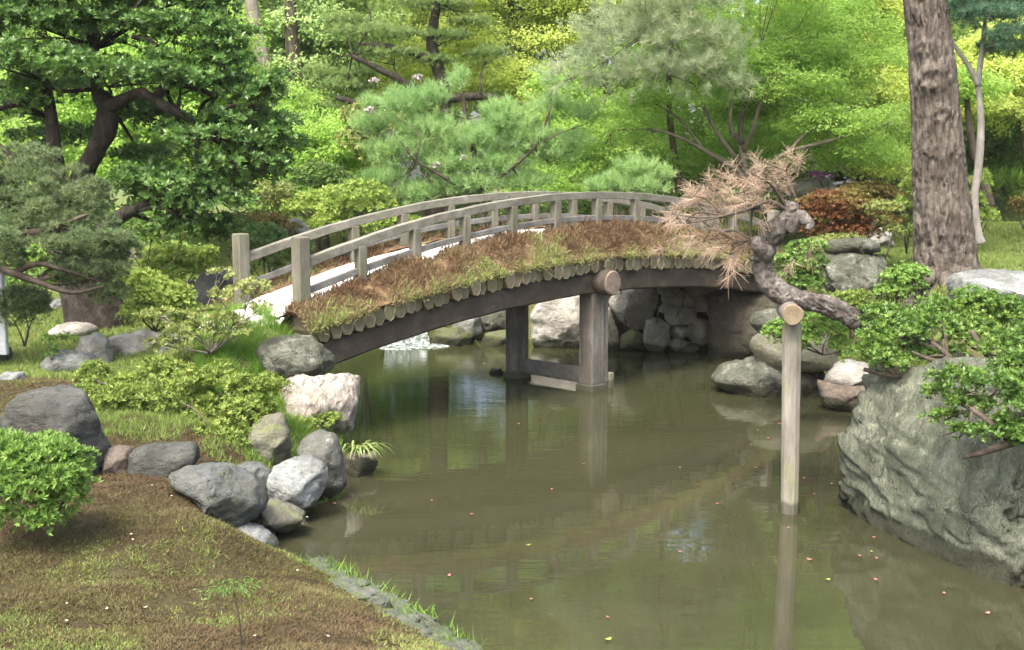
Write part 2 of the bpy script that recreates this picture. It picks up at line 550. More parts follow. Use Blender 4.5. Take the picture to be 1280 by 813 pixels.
B_MAPLE = bark_mat('bark_maple', (.06, .055, .036), (.12, .11, .075), (.19, .18, .13), .4, 9, .4)
B_TWIST = bark_mat('bark_twisted', (.034, .029, .025), (.135, .124, .11), (.33, .31, .28), .8, 19, 1.0)


def gravel_mat():
    m, nt, b = new_mat('white_gravel')
    v = nd(nt, "ShaderNodeTexVoronoi")
    v.inputs['Scale'].default_value = 95
    nt.links.new(pos(nt), v.inputs['Vector'])
    n = noise_tex(nt, 3, 4, .6, pos(nt))
    c = ramp(nt, v.outputs['Color'], [(0, (.34, .33, .31)), (1, (.62, .61, .59))])
    c = mixc(nt, 1.0, c, ramp(nt, n, [(.3, (.86, .84, .80)), (.6, (1, 1, 1))]), 'MULTIPLY')
    nt.links.new(c, b.inputs['Base Color'])
    b.inputs['Roughness'].default_value = .9
    bump(nt, b, v.outputs['Distance'], .6, .01)
    return m


GRAVEL = gravel_mat()


def ground_mat():
    m, nt, b = new_mat('garden_ground')
    g = nd(nt, "ShaderNodeAttribute", attribute_name='green')
    n1 = noise_tex(nt, 1.1, 6, .6, pos(nt), .5)
    n2 = noise_tex(nt, 38, 5, .7, pos(nt))
    n3 = noise_tex(nt, 6, 5, .65, pos(nt))
    f = mth(nt, 'ADD', mth(nt, 'MULTIPLY', n1, .6), mth(nt, 'MULTIPLY', n3, .4))
    moss = ramp(nt, f, [(.38, (.036, .025, .014)), (.5, (.060, .048, .024)), (.62, (.070, .066, .030))])
    gr = ramp(nt, f, [(.38, (.06, .085, .02)), (.52, (.10, .13, .034)), (.66, (.15, .15, .065))])
    c = mixc(nt, g.outputs['Fac'], moss, gr)
    c = mixc(nt, 1.0, c, ramp(nt, n2, [(.3, (.55, .55, .55)), (.65, (1.25, 1.25, 1.25))]), 'MULTIPLY')
    nt.links.new(c, b.inputs['Base Color'])
    b.inputs['Roughness'].default_value = .95
    b.inputs['Specular IOR Level'].default_value = .1
    bump(nt, b, mth(nt, 'ADD', n2, n3), .9, .04)
    return m


def water_mat():
    m, nt, b = new_mat('murky_pond_water')
    n1 = noise_tex(nt, .55, 4, .5, pos(nt, (1, 1.4, 1)), .6)
    c = ramp(nt, n1, [(.32, (.025, .0265, .0135)), (.68, (.036, .0365, .0195))])
    # greener, stirred water below the cascade
    dv = nd(nt, "ShaderNodeVectorMath", operation='DISTANCE')
    geo = nd(nt, "ShaderNodeNewGeometry")
    nt.links.new(geo.outputs['Position'], dv.inputs[0])
    dv.inputs[1].default_value = (-1.6, 16.6, 0)
    near = ramp(nt, mth(nt, 'DIVIDE', dv.outputs['Value'], 8.0), [(.1, (1, 1, 1)), (1.0, (0, 0, 0))], 'EASE')
    c = mixc(nt, mth(nt, 'MULTIPLY', near, .55), c, (.025, .034, .010))
    nt.links.new(c, b.inputs['Base Color'])
    b.inputs['Roughness'].default_value = .02
    b.inputs['IOR'].default_value = 1.48
    b.inputs['Specular IOR Level'].default_value = .5
    r1 = noise_tex(nt, 1.6, 3, .5, pos(nt, (.8, 2.4, 1)), .3)
    r2 = noise_tex(nt, 5.0, 3, .5, pos(nt, (.75, 3.4, 1), (0, 0, .1)), .4)
    r3 = noise_tex(nt, 14.0, 2, .5, pos(nt, (.8, 1.9, 1)), .2)
    calm = ramp(nt, noise_tex(nt, .5, 2, .5, pos(nt)), [(.4, (.25, .25, .25)), (.65, (1, 1, 1))])
    h = mth(nt, 'ADD', mth(nt, 'MULTIPLY', r1, .55), mth(nt, 'MULTIPLY', mth(nt, 'MULTIPLY', r2, calm), .14))
    stir = mth(nt, 'ADD', mth(nt, 'MULTIPLY', r2, .9), mth(nt, 'MULTIPLY', r3, .45))
    h = mth(nt, 'ADD', h, mth(nt, 'MULTIPLY', stir, mth(nt, 'MULTIPLY', near, .45)))
    bump(nt, b, h, .10, .035)
    return m


def foam_mat(name, lo=.45, hi=.62):
    m, nt, b = new_mat(name)
    n = noise_tex(nt, 13, 5, .65, pos(nt, (1, 1, .35)), .6)
    c = ramp(nt, n, [(lo - .14, (.05, .06, .05)), (lo, (.16, .19, .18)), (hi, (.66, .70, .72))])
    nt.links.new(c, b.inputs['Base Color'])
    b.inputs['Roughness'].default_value = .12
    b.inputs['IOR'].default_value = 1.33
    bump(nt, b, n, .8, .03)
    return m

# ------------------------------------------------------------------ ground and pond
SHORE_PX = [(590, 822), (500, 770), (430, 729), (345, 690), (338, 655), (390, 628), (425, 604), (452, 584), (436, 545), (425, 500), (425, 470),
            (432, 448), (455, 432), (480, 424), (560, 421), (640, 424), (760, 427), (830, 428), (905, 434), (1000, 448), (1100, 470),
            (1112, 520), (1110, 580), (1160, 625), (1230, 640), (1400, 640)]
POND = np.array([G(*p)[:2] for p in SHORE_PX] + [(6.5, 6.0), (8.5, 4.5), (8, 2.2), (3, 2.4), (.9, 4.3)])


def shore_dist(X, Y):
    """signed distance to the pond's edge, positive on land"""
    pts = np.stack([X, Y], -1)
    best = np.full(len(pts), 1e9)
    inside = np.zeros(len(pts), bool)
    n = len(POND)
    for i in range(n):
        a, b = POND[i], POND[(i + 1) % n]
        e = b - a
        t = np.clip(((pts - a) @ e) / (e @ e), 0, 1)
        best = np.minimum(best, np.linalg.norm(pts - a - t[:, None] * e, axis=1))
        cr = (a[1] > pts[:, 1]) != (b[1] > pts[:, 1])
        with np.errstate(divide='ignore', invalid='ignore'):
            xi = a[0] + (pts[:, 1] - a[1]) * e[0] / (e[1] if e[1] else 1e-9)
        inside ^= cr & (pts[:, 0] < xi)
    return np.where(inside, -best, best)


CTRL = np.array([
    (-2.5, 5, .45), (0, 4, .45), (-.9, 6.0, .30), (-1.2, 6.6, .22), (-2, 7, .42), (-3, 7.5, .5), (-2.2, 8, .42), (-4.5, 8.5, .6), (-1.8, 9.3, .45),
    (-3.5, 9.8, .72), (-5, 11, .68), (-4.2, 11, .66), (-3.5, 11.2, .72), (-3.6, 10.3, .68), (-4.5, 13.4, .87), (-2.05, 10.88, 1.13), (-1.92, 10.74, 1.02), (-2.3, 11.0, 1.2), (-2.6, 11.25, 1.24), (-1.95, 10.45, .66), (-2.62, 10.95, 1.14), (-2.75, 10.65, 1.0), (-1.6, 10.2, .25), (-2.1, 10.0, .34), (-2.7, 9.7, .52), (-3.2, 9.5, .64), (-2.7, 10.5, .9), (-2.75, 11.2, 1.25), (-3.05, 11.5, 1.2), (-2.5, 11.6, 1.22),
    (-4.2, 12.0, .80), (-6, 14, .9), (-3, 15, .7), (-2.8, 17, .45), (-1.6, 18.4, .30), (-3, 20, .9), (0, 19.5, .9), (0, 22, 1.2), (4, 20, 1.45), (3, 24, 1.6),
    (-8, 20, 1.1), (-6, 26, 1.5), (3.3, 17.3, 1.35), (4.2, 17.8, 1.42), (5.6, 14.8, 1.22), (4.2, 13.2, .85), (3.9, 11.5, .45), (3.8, 9.4, .6), (4.5, 8, .9), (6, 10, 1.1),
    (7, 14, 1.35), (6, 17, 1.45), (9, 20, 1.8), (10, 28, 2.6), (14, 30, 2.7), (0, 40, 2.2), (40, 40, 2.6), (-40, 40, 1.8), (100, 100, 2), (-100, 100, 2), (0, 180, 2.4),
    (0, -5, .85), (0, 1, .82), (-8, 2, .8), (8, -4, .8), (60, -60, .9), (-60, -60, .9), (10, 9, 1.2)])


def ground_z(X, Y):
    X = np.asarray(X, float)
    Y = np.asarray(Y, float)
    w = 1.0 / (((X[:, None] - CTRL[None, :, 0]) ** 2 + (Y[:, None] - CTRL[None, :, 1]) ** 2) ** 1.6 + .02)
    base = (w * CTRL[None, :, 2]).sum(1) / w.sum(1)
    d = shore_dist(X, Y)
    q = np.stack([X, Y, np.zeros_like(X)], -1)
    base = base + .03 * fbm(q * 1.7, 3, 3) + .010 * fbm(q * 9, 2, 5)
    s = np.clip(d / .75, 0, 1)
    land = .045 + (base - .045) * (s * s * (3 - 2 * s)) ** .8
    t = np.clip(-d / .8, 0, 1)
    return np.where(d > 0, land, .045 - .75 * t ** .7)


def grid_faces(nx, ny):
    i, j = np.meshgrid(np.arange(nx - 1), np.arange(ny - 1), indexing='ij')
    a = (i * ny + j).ravel()
    return np.stack([a, a + ny, a + ny + 1, a + 1], -1)


xs = np.concatenate([[-400, -200, -100, -60, -40, -25, -17, -12, -9], np.arange(-7, 8.01, .085), [9, 11, 14, 18, 25, 40, 60, 100, 200, 400]])
ys = np.concatenate([[-400, -200, -100, -40, -15, -5, 0, 2], np.arange(3.2, 20, .085), np.arange(20, 34, .4), [36, 40, 46, 55, 70, 100, 200, 400]])
GX, GY = np.meshgrid(xs, ys, indexing='ij')
gx, gy = GX.ravel(), GY.ravel()
gz = np.concatenate([ground_z(gx[k:k + 20000], gy[k:k + 20000]) for k in range(0, len(gx), 20000)])
ground = mk('ground', np.stack([gx, gy, gz], -1), grid_faces(len(xs), len(ys)), ground_mat(), smooth=True)
tag(ground, kind='structure')
green = np.clip((gy - 10.0) / .8, 0, 1)
green = np.where(gx > 2.2, np.clip((gy - 13) / 3, .35, 1), green)
green = np.where((np.abs(gx - 1.2) < 3.4) & (gy > 16.4) & (gy < 19.5), .7, green)
at = ground.data.attributes.new('green', 'FLOAT', 'POINT')
at.data.foreach_set('value', green.astype(np.float32))

wx = np.linspace(-3.5, 9.5, 3)
wy = np.linspace(1.8, 18.6, 3)
WX, WY = np.meshgrid(wx, wy, indexing='ij')
water = mk('pond_water', np.stack([WX.ravel(), WY.ravel(), np.zeros(9)], -1), grid_faces(3, 3), water_mat())
tag(water, kind='structure')

# ------------------------------------------------------------------ the bridge
UX = np.array((math.sqrt(.5), math.sqrt(.5), 0))
VX = np.array((-math.sqrt(.5), math.sqrt(.5), 0))
ZX = np.array((0, 0, 1.0))
BO = np.array((1.0, 13.6, 0))


def BP(t, s, z):
    t, s, z = np.broadcast_arrays(np.asarray(t, float), np.asarray(s, float), np.asarray(z, float))
    return BO + UX * t[..., None] + VX * s[..., None] + ZX * z[..., None]


deck = lambda t: 1.92 - .033 * (np.asarray(t, float) - .5) ** 2
logz = lambda t: 1.54 - .0235 * (np.asarray(t, float) - .5) ** 2
T0, T1 = -4.0, 4.5
bridge = thing('arched_bridge', 'arched wooden footbridge with grey railings and mossy edges over the pond', 'bridge', BP(.12, .95, 0.0))


def sweep(t0, t1, n, s, zf, w, h, ch=.015, wob=.004, seed=0):
    """a curved bar following the arch"""
    ts = np.linspace(t0, t1, n)
    hx, hz = w / 2, h / 2
    sec = np.array([(-hx + ch, -hz), (hx - ch, -hz), (hx, -hz + ch), (hx, hz - ch), (hx - ch, hz), (-hx + ch, hz), (-hx, hz - ch), (-hx, -hz + ch)])
    m = len(sec)
    zc = zf(ts)
    sl = np.gradient(zc, ts)
    V = BP(ts[:, None], s + sec[None, :, 0], zc[:, None] + sec[None, :, 1])
    V = V - (sl / np.sqrt(1 + sl ** 2))[:, None, None] * sec[None, :, 1, None] * UX
    V = V.reshape(-1, 3)
    V = V + wob * np.stack([vnoise(V * 5, seed), vnoise(V * 5, seed + 1), vnoise(V * 5, seed + 2)], -1)
    i = np.arange(n - 1)[:, None] * m
    j = np.arange(m)[None, :]
    j2 = (j + 1) % m
    Q = np.stack([i + j, i + j2, i + m + j2, i + m + j], -1).reshape(-1, 4)[:, ::-1]
    caps = np.array([list(range(m)), list(reversed(range((n - 1) * m, n * m)))])
    return V, [Q, caps]


# girders and the two-legged pier
for k, s in enumerate((.14, 1.70)):
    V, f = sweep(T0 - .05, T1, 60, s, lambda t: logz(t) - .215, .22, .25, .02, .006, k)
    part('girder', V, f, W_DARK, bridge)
for s in (.16, 1.44):
    V, f = box(BP(.12, s, .42), (UX, VX, ZX), (.115, .115, 1.0), .02)
    pp_ = part('pier_post', V, f, W_PIER, bridge)
    V, f = box(BP(.12, s, .02), (UX, VX, ZX), (.135, .135, .05), .012)
    part('post_collar', V, f, W_BRACE, bridge).parent = pp_
V, f = box(BP(.285, .16, .45), (UX, VX, ZX), (.04, .10, .93), .01)
part('pier_splint', V, f, W_PIER, bridge)
V, f = box(BP(.37, .10, .06), (UX, VX, ZX), (.04, .07, .13), .012)
part('post_foot', V, f, W_GREYV, bridge)
V, f = box(BP(.12, .80, .16), (ZX, UX, VX), (.095, .035, .60), .008)
part('pier_brace', V, f, W_BRACE, bridge)


def log_mesh(r1, r2, length, sides, seed, chamf=.03):
    """a log along +y; ring of vertices with a chamfered end at y=0"""
    rg = np.random.default_rng(seed)
    a = np.linspace(0, 2 * pi, sides, endpoint=False) + rg.uniform(0, 1)
    j = 1 + rg.uniform(-.06, .06, sides)
    V = []
    for y, s in ((0.004, .84), (0, .88), (chamf, 1.0), (length - chamf, 1.0), (length, .8)):
        V.append(np.stack([np.cos(a) * r1 * s * j, np.full(sides, y), np.sin(a) * r2 * s * j], -1))
    V = np.vstack(V)
    Q = []
    for k in range(4):
        for i in range(sides):
            Q.append((k * sides + i, k * sides + (i + 1) % sides, (k + 1) * sides + (i + 1) % sides, (k + 1) * sides + i))
    caps = np.array([list(range(sides)), list(reversed(range(4 * sides, 5 * sides)))])
    # faces: side quads then two end caps; the end and its chamfer show the cut wood
    mi = [1] * sides + [1] * sides + [0] * sides + [1] * sides + [2, 2]
    return V, [np.array(Q)[:, ::-1], caps], mi


log_protos = []
for k in range(7):
    V, f, mi = log_mesh(.070 + .003 * (k % 3), .100 + .005 * (k % 2), 1.92, (7, 6, 8)[k % 3], 30 + k, .016)
    o = mk('deck_log', V, f, [W_LOGSIDE, W_LOGRIM, W_LOGEND], bridge, mat_idx=mi)
    log_protos.append(o)
n_logs = int((T1 - T0) / .130)
for k in range(n_logs):
    t = T0 + .06 + k * .130
    o = log_protos[k] if k < 7 else log_protos[(k * 5 + k // 3) % 7].copy()
    if k >= 7:
        COL.objects.link(o)
        o.parent = bridge
    rg = np.random.default_rng(500 + k)
    c = BP(t + rg.uniform(-.008, .008), rg.uniform(-.045, .02), float(logz(t)) + rg.uniform(-.012, .012)) - np.array(bridge.location)
    o.location = tuple(c)
    o.rotation_euler = (rg.uniform(-.01, .01), -math.atan(float(-.047 * (t - .5))) + rg.uniform(-.06, .06), pi / 4)
# transverse cap log over the pier, its round end standing out
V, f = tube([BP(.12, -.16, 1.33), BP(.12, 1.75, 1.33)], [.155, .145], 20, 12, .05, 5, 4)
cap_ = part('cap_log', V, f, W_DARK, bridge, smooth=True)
a = np.linspace(0, 2 * pi, 20, endpoint=False)
ring = np.stack([BP(.12 + .15 * np.cos(a), -.166, 1.33 + .15 * np.sin(a)), BP(.12 + .135 * np.cos(a), -.182, 1.33 + .135 * np.sin(a))])
V = np.vstack([ring.reshape(-1, 3)])
Q = np.array([(i, (i + 1) % 20, 20 + (i + 1) % 20, 20 + i) for i in range(20)])
part('cap_log_end', V, [Q, np.array([list(range(20, 40))])], W_CAPEND, bridge).parent = cap_

# earth fill under the gravel and the moss
ts = np.linspace(T0 - .15, T1 + .5, 90)
ss = np.linspace(.50, 1.42, 12)
TT, SS = np.meshgrid(ts, ss, indexing='ij')
V = BP(TT.ravel(), SS.ravel(), deck(TT.ravel()))
V[:, 2] += .008 * fbm(V * 5, 3, 9) + .015 * np.cos((SS.ravel() - .95) / .46 * 1.4)
part('gravel_deck', V, grid_faces(len(ts), len(ss)), GRAVEL, bridge, smooth=True)


def mound_z(t, s, near=True):
    e = np.clip(s / .34, 0, 1)
    lo = logz(t) + .085
    hi = deck(t) + .035
    q = np.stack([t * 1.0, s * 1.0, np.full_like(t, 3.0 if near else 8.0)], -1)
    return lo + (hi - lo) * np.sin(e * pi / 2) ** .9 + .03 * fbm(q * 4, 3, 21) * (.3 + e) - .05 * np.clip((s - .42) / .1, 0, 1)


for near in (True, False):
    ss = np.linspace(-.03, .52, 14)
    TT, SS = np.meshgrid(np.linspace(T0 - .1, T1 + .2, 130), ss, indexing='ij')
    t, s = TT.ravel(), SS.ravel()
    V = BP(t, s if near else 1.92 - s, mound_z(t, s, near))
    part('moss_bed', V, grid_faces(130, 14), MOSS_BRIDGE, bridge, smooth=True, tint=RNG.random(129 * 13) * .5)

# railings
post_t = [-3.2, -2.47, -1.75, -1.01, -.27, .48, 1.23, 1.97, 2.71, 3.45]
for s in (.40, 1.48):
    V, f = sweep(T0 + .12, T1 - .02, 70, s, lambda t: deck(t) + .445, .085, .088, .006, .005, int(s * 10))
    part('handrail', V, f, W_GREY, bridge)
    V, f = sweep(T0 + .12, T1 - .02, 70, s, lambda t: deck(t) + .165, .042, .065, .006, .005, int(s * 10) + 3)
    part('lower_rail', V, f, W_BRACE, bridge)
    for t in post_t:
        z0, z1 = float(deck(t)) - .15, float(deck(t)) + .402
        V, f = box(BP(t, s, (z0 + z1) / 2), (UX, VX, ZX), (.05, .05, (z1 - z0) / 2), .006)
        part('rail_post', V, f, W_GREYV, bridge)
    for t in (-3.93, 4.5):
        z0, z1 = float(deck(t)) - .3, float(deck(t)) + .72
        V, f = box(BP(t, s, (z0 + z1) / 2), (UX, VX, ZX), (.07, .07, (z1 - z0) / 2), .014)
        part('end_post', V, f, W_GREYV, bridge)

# white gravel path running off the left end
pc = catmull([BP(-4.1, .95, 0), BP(-4.25, .95, 0), BP(-4.45, .95, 0), BP(-4.7, .95, 0)], 40)
side = nrm(np.cross(np.gradient(pc, axis=0), ZX))
off = np.linspace(-.5, .5, 9)
wid = np.sqrt(np.clip(1 - np.linspace(0, 1, 40) ** 3, 0.02, 1))
V = (pc[:, None, :] + side[:, None, :] * (off[None, :] * wid[:, None])[..., None]).reshape(-1, 3)
V[:, 2] = ground_z(V[:, 0], V[:, 1]) + .03
V[:, 2] = np.where(np.repeat(np.arange(40), 9) < 9, np.maximum(V[:, 2], float(deck(-4.1)) - .012 - .012 * np.repeat(np.arange(40), 9)), V[:, 2])
tag(mk('gravel_path', V, grid_faces(40, 9), GRAVEL, smooth=True), kind='structure')

# ------------------------------------------------------------------ rocks
_ico = {}


def ico(sub):
    if sub not in _ico:
        bm = bmesh.new()
        bmesh.ops.create_icosphere(bm, subdivisions=sub, radius=1)
        _ico[sub] = (np.array([v.co[:] for v in bm.verts]), np.array([[v.index for v in f.verts] for f in bm.faces]))
        bm.free()
    return _ico[sub]


def outline_radius(poly, phi):
    """distance from the origin to a closed outline along each angle"""
    R = np.zeros_like(phi)
    d = np.stack([np.cos(phi), np.sin(phi)], -1)
    n = len(poly)
    for i in range(n):
        a, b = poly[i], poly[(i + 1) % n]
        e = b - a
        den = d[:, 0] * e[1] - d[:, 1] * e[0]
        with np.errstate(divide='ignore', invalid='ignore'):
            t = (a[0] * e[1] - a[1] * e[0]) / den
            u = (a[0] * d[:, 1] - a[1] * d[:, 0]) / den
        ok = (t > 0) & (u >= -1e-6) & (u <= 1 + 1e-6) & (np.abs(den) > 1e-9)
        R = np.where(ok, np.maximum(R, t), R)
    return R


def rock_shape(poly, Y, thick, seed, sub=4, boxy=2.6, amp=.05, facets=18, ridge=.05, sink=.12, slope=0.0, lean=0.0, fh=None):
    # slope: metres of depth per pixel across; lean: how far the foot stands out towards the viewer
    x0 = np.mean([p[0] for p in poly])
    W = np.array([P(x, y, Y + slope * (x - x0)) for x, y in poly])
    xz = W[:, [0, 2]]
    h = np.ptp(xz[:, 1])
    low = xz[:, 1] < xz[:, 1].min() + .3 * h
    xz = xz.copy()
    xz[low, 1] -= sink * min(h, .5)
    c = (xz.max(0) + xz.min(0)) / 2 * .5 + xz.mean(0) * .5
    D, Fc = ico(sub)
    rg = np.random.default_rng(seed)
    rho = np.hypot(D[:, 0], D[:, 2])
    phi = np.arctan2(D[:, 2], D[:, 0])
    p2 = xz - c
    R = outline_radius(p2, phi)
    R = .6 * R + .2 * outline_radius(p2, phi + .09) + .2 * outline_radius(p2, phi - .09)
    s = (rho ** boxy + np.abs(D[:, 1]) ** boxy) ** (-1 / boxy)
    U = D * s[:, None]
    for _ in range(facets):
        n = rg.normal(size=3)
        n[1] -= .5
        n /= np.linalg.norm(n)
        hh = rg.uniform(.72, .98)
        if abs(n[1]) < .45:
            hh = max(hh, .93)
        over = U @ n - hh
        U = U - np.clip(over, 0, None)[:, None] * n * .92
    rr = np.hypot(U[:, 0], U[:, 2])
    ph = np.arctan2(U[:, 2], U[:, 0])
    R2 = outline_radius(p2, ph)
    R2 = .6 * R2 + .2 * outline_radius(p2, ph + .09) + .2 * outline_radius(p2, ph - .09)
    V = np.stack([c[0] + rr * R2 * np.cos(ph), Y + U[:, 1] * thick, c[1] + rr * R2 * np.sin(ph)], -1)
    size = max(np.ptp(xz[:, 0]), h) / 2
    if fh:
        Un = (V - np.array((c[0], Y, c[1]))) / np.array((np.ptp(xz[:, 0]) / 2, thick, h / 2))
        for _ in range(34):
            n = rg.normal(size=3)
            n[1] = -abs(n[1]) - .25
            n /= np.linalg.norm(n)
            over = Un @ n - rg.uniform(*fh)
            Un = Un - np.clip(over, 0, None)[:, None] * n * .8
        V = Un * np.array((np.ptp(xz[:, 0]) / 2, thick, h / 2)) + np.array((c[0], Y, c[1]))
    N = nrm(D * np.array([1 / max(np.ptp(xz[:, 0]), .01), 1 / (2 * thick), 1 / max(h, .01)]))
    q = V / size + seed * 3.1
    n1 = fbm(q * 1.5, 4, seed)
    rd = 1 - 2 * np.abs(fbm(q * 3.1 + 5, 4, seed + 9))
    n3 = fbm(q * 9, 3, seed + 4)
    cr = np.abs(fbm(q * 2.2 + 31, 3, seed + 14))
    crease = -np.exp(-(cr / .05) ** 2)
    V = V + N * (size * (amp * n1 + ridge * rd * .6 + .018 * n3 + .045 * crease))[:, None]
    if slope or lean:
        wx = W[:, 0]
        k = np.polyfit(wx, W[:, 1], 1)
        V[:, 1] += np.polyval(k, V[:, 0]) - Y
        V[:, 1] += lean * (V[:, 2] - c[1]) / h
    return V, Fc


def rock(poly, Y, thick, mat, label, seed, cat='rock', name='rock', group=None, parent=None, **kw):
    V, Fc = rock_shape(poly, Y, thick, seed, **kw)
    if parent is not None:
        return part(name, V, Fc, mat, parent, smooth=True)
    base = np.array((V[:, 0].mean(), Y, V[:, 2].min()))
    return tag(mk(name, V, Fc, mat, smooth=True, loc=base), label, cat, group)


LB = 'rocks of the left bank'
RB = 'rocks of the right bank'
UB = 'rocks behind the bridge'
rock([(2, 522), (22, 494), (70, 487), (112, 497), (129, 522), (130, 565), (124, 604), (60, 604), (5, 570)], 7.9, .42, R_DARK, 'big rounded dark grey boulder behind the clipped azalea at the left edge', 1, group=LB, sub=5, boxy=3)
rock([(131, 575), (138, 558), (162, 560), (164, 598), (133, 598)], 8.0, .15, R_BROWN, 'small brown stone wedged between the big dark boulder and a dark slab', 2, group=LB)
rock([(160, 565), (190, 556), (240, 556), (248, 563), (247, 582), (205, 598), (160, 598)], 8.05, .22, R_DARK, 'low dark slab with a flat top beside the small brown stone', 3, group=LB, boxy=3.6)
rock([(203, 598), (225, 584), (282, 583), (318, 597), (332, 622), (330, 635), (296, 660), (268, 642), (238, 614)], 7.55, .30, R_SLATE, 'large smooth grey slanting slab at the edge of the moss lawn', 4, group=LB, sub=5, boxy=2.4, sink=.02)
rock([(290, 588), (300, 580), (325, 580), (340, 592), (338, 608), (300, 606)], 8.3, .16, R_SLATE, 'small grey stone tucked behind the slanting slab', 5, group=LB)
rock([(333, 604), (340, 585), (360, 574), (385, 571), (405, 582), (410, 606), (395, 624), (365, 634), (342, 624)], 8.35, .26, R_BLUE, 'rounded pale blue grey boulder with fine wrinkles at the water', 6, group=LB, sub=5, amp=.05, ridge=.05)
rock([(370, 560), (380, 548), (400, 540), (420, 546), (428, 575), (430, 603), (412, 616), (385, 605)], 8.85, .24, R_GREY, 'upright pale grey stone behind the rounded boulder', 7, group=LB, boxy=3)
rock([(308, 540), (330, 521), (355, 515), (363, 540), (361, 575), (345, 586), (318, 582)], 9.0, .2, R_OLIVE, 'upright olive grey stone beneath the low spreading shrub', 8, group=LB, boxy=3.2)
rock([(312, 650), (330, 628), (350, 632), (383, 646), (360, 657), (330, 660)], 7.9, .22, R_OLIVE, 'flat wet olive stone sloping into the water', 9, group=LB, sink=.2)
rock([(291, 662), (303, 655), (325, 660), (348, 680), (350, 693), (320, 692), (298, 682)], 7.5, .16, R_BLUE, 'pale bluish stone at the corner of the moss lawn', 10, group=LB)
rock([(348, 500), (353, 474), (368, 467), (420, 466), (445, 471), (447, 520), (441, 546), (400, 545), (352, 530)], 10.3, .40, R_WHITE, 'big squarish white boulder with a weathered side near the bridge', 11, group=LB, sub=5, boxy=5, amp=.03, ridge=.08, fh=(.8, 1.1))
rock([(424, 582), (440, 562), (468, 565), (475, 580), (462, 592), (435, 598)], 9.7, .16, R_BROWN, 'dark brown stone at the water below the strap leaves', 12, group=LB)
rock([(318, 430), (345, 417), (390, 419), (412, 436), (420, 462), (380, 475), (328, 460)], 10.52, .34, R_MOTTLED, 'broad lichened stone under the left end of the bridge', 13, group=LB, sub=5, fh=(.75, 1.05))
rock([(52, 455), (70, 438), (108, 440), (124, 455), (100, 468), (62, 468)], 11.0, .25, R_BLUE, 'low bluish boulder nearest the brown moss strip', 14, group=LB)
rock([(93, 440), (103, 420), (118, 416), (135, 425), (140, 452), (112, 462)], 11.25, .2, R_PALE, 'light craggy stone leaning on the low bluish boulder', 15, group=LB)
rock([(128, 440), (140, 420), (182, 412), (205, 422), (222, 445), (210, 462), (140, 462)], 11.7, .3, R_PALE, 'wide pale pinkish boulder in front of the old tree base', 16, group=LB, sub=5)
rock([(200, 440), (212, 418), (245, 415), (262, 440), (255, 465), (205, 465)], 11.2, .22, R_GREY, 'grey stone half hidden behind the twiggy pale shrub', 17, group=LB)
rock([(148, 332), (152, 310), (165, 302), (183, 303), (192, 322), (186, 342), (158, 344)], 19, .3, R_WHITE, 'bright white stone standing far back beside a yellow green bush', 18, group=LB)
rock([(239, 380), (243, 350), (256, 336), (272, 338), (284, 352), (286, 375), (265, 388)], 13.6, .14, R_SLATE, 'smooth dark upright slab left of the bridge entrance', 19, group=LB, boxy=3)
rock([(262, 345), (275, 333), (292, 340), (300, 352), (298, 378), (270, 378)], 14.0, .2, R_BLUE, 'light blue grey stone between the dark slab and the end post', 20, group=LB)
rock([(222, 378), (226, 355), (240, 350), (248, 360), (246, 382)], 13.9, .14, R_BROWN, 'small pinkish brown stone left of the dark upright slab', 21, group=LB)
rock([(58, 416), (75, 406), (110, 404), (122, 413), (105, 422), (65, 423)], 12.6, .3, R_PALE, 'flat pale stepping stone on the grass left of the old tree', 22, group=LB)
rock([(-6, 478), (6, 465), (28, 466), (33, 478), (15, 486)], 10.2, .16, R_BLUE, 'small pale stone at the left edge above the brown moss strip', 23, group=LB)
rock([(60, 386), (64, 375), (76, 373), (84, 380), (80, 389)], 14.6, .14, R_BLUE, 'small blue grey stone far back on the left lawn', 24, group=LB)
rock([(356, 300), (360, 276), (372, 272), (386, 285), (392, 302)], 15.6, .16, R_SLATE, 'pointed dark slate standing behind the far railing', 25, group=LB)
# under and behind the bridge
rock([(588, 400), (600, 387), (630, 384), (645, 394), (642, 412), (605, 414)], 18.3, .3, R_MOTTLED, 'speckled grey boulder above the cascade left of the pier', 26, group=UB)
rock([(560, 420), (570, 396), (600, 392), (604, 415), (585, 428)], 18.1, .25, R_GREY, 'grey flat topped stone beside the cascade', 51, group=UB)
rock([(540, 432), (545, 412), (575, 408), (592, 418), (588, 434)], 17.7, .25, R_MOSSY, 'moss covered stone splitting the cascade', 27, group=UB)
rock([(600, 434), (606, 416), (640, 412), (660, 424), (655, 434)], 17.7, .25, R_MOSSY, 'low mossy ledge right of the cascade', 28, group=UB)
rock([(664, 395), (672, 372), (700, 364), (726, 366), (740, 385), (745, 405), (738, 432), (700, 434), (666, 426)], 17.5, .4, R_PALE, 'largest pale boulder seen between the pier legs', 29, group=UB, sub=5, boxy=3)
rock([(733, 410), (745, 388), (762, 384), (776, 420), (772, 434), (735, 434)], 17.3, .3, R_WALL, 'grey boulder partly behind the right pier leg', 30, group=UB)
rock([(762, 380), (766, 358), (800, 352), (822, 358), (822, 380), (808, 406), (790, 408), (775, 396)], 17.3, .35, R_PALE, 'pale overhanging boulder right under the arch', 31, group=UB, boxy=2.8)
rock([(775, 434), (776, 420), (792, 412), (806, 420), (806, 434)], 17.0, .2, R_MOSSY, 'small mossy stone at the waterline below the overhanging boulder', 32, group=UB)
rock([(803, 420), (808, 400), (822, 397), (836, 405), (839, 425), (828, 436), (808, 434)], 16.95, .22, R_WALL, 'round stone at the waterline left of the stone wall', 33, group=UB)
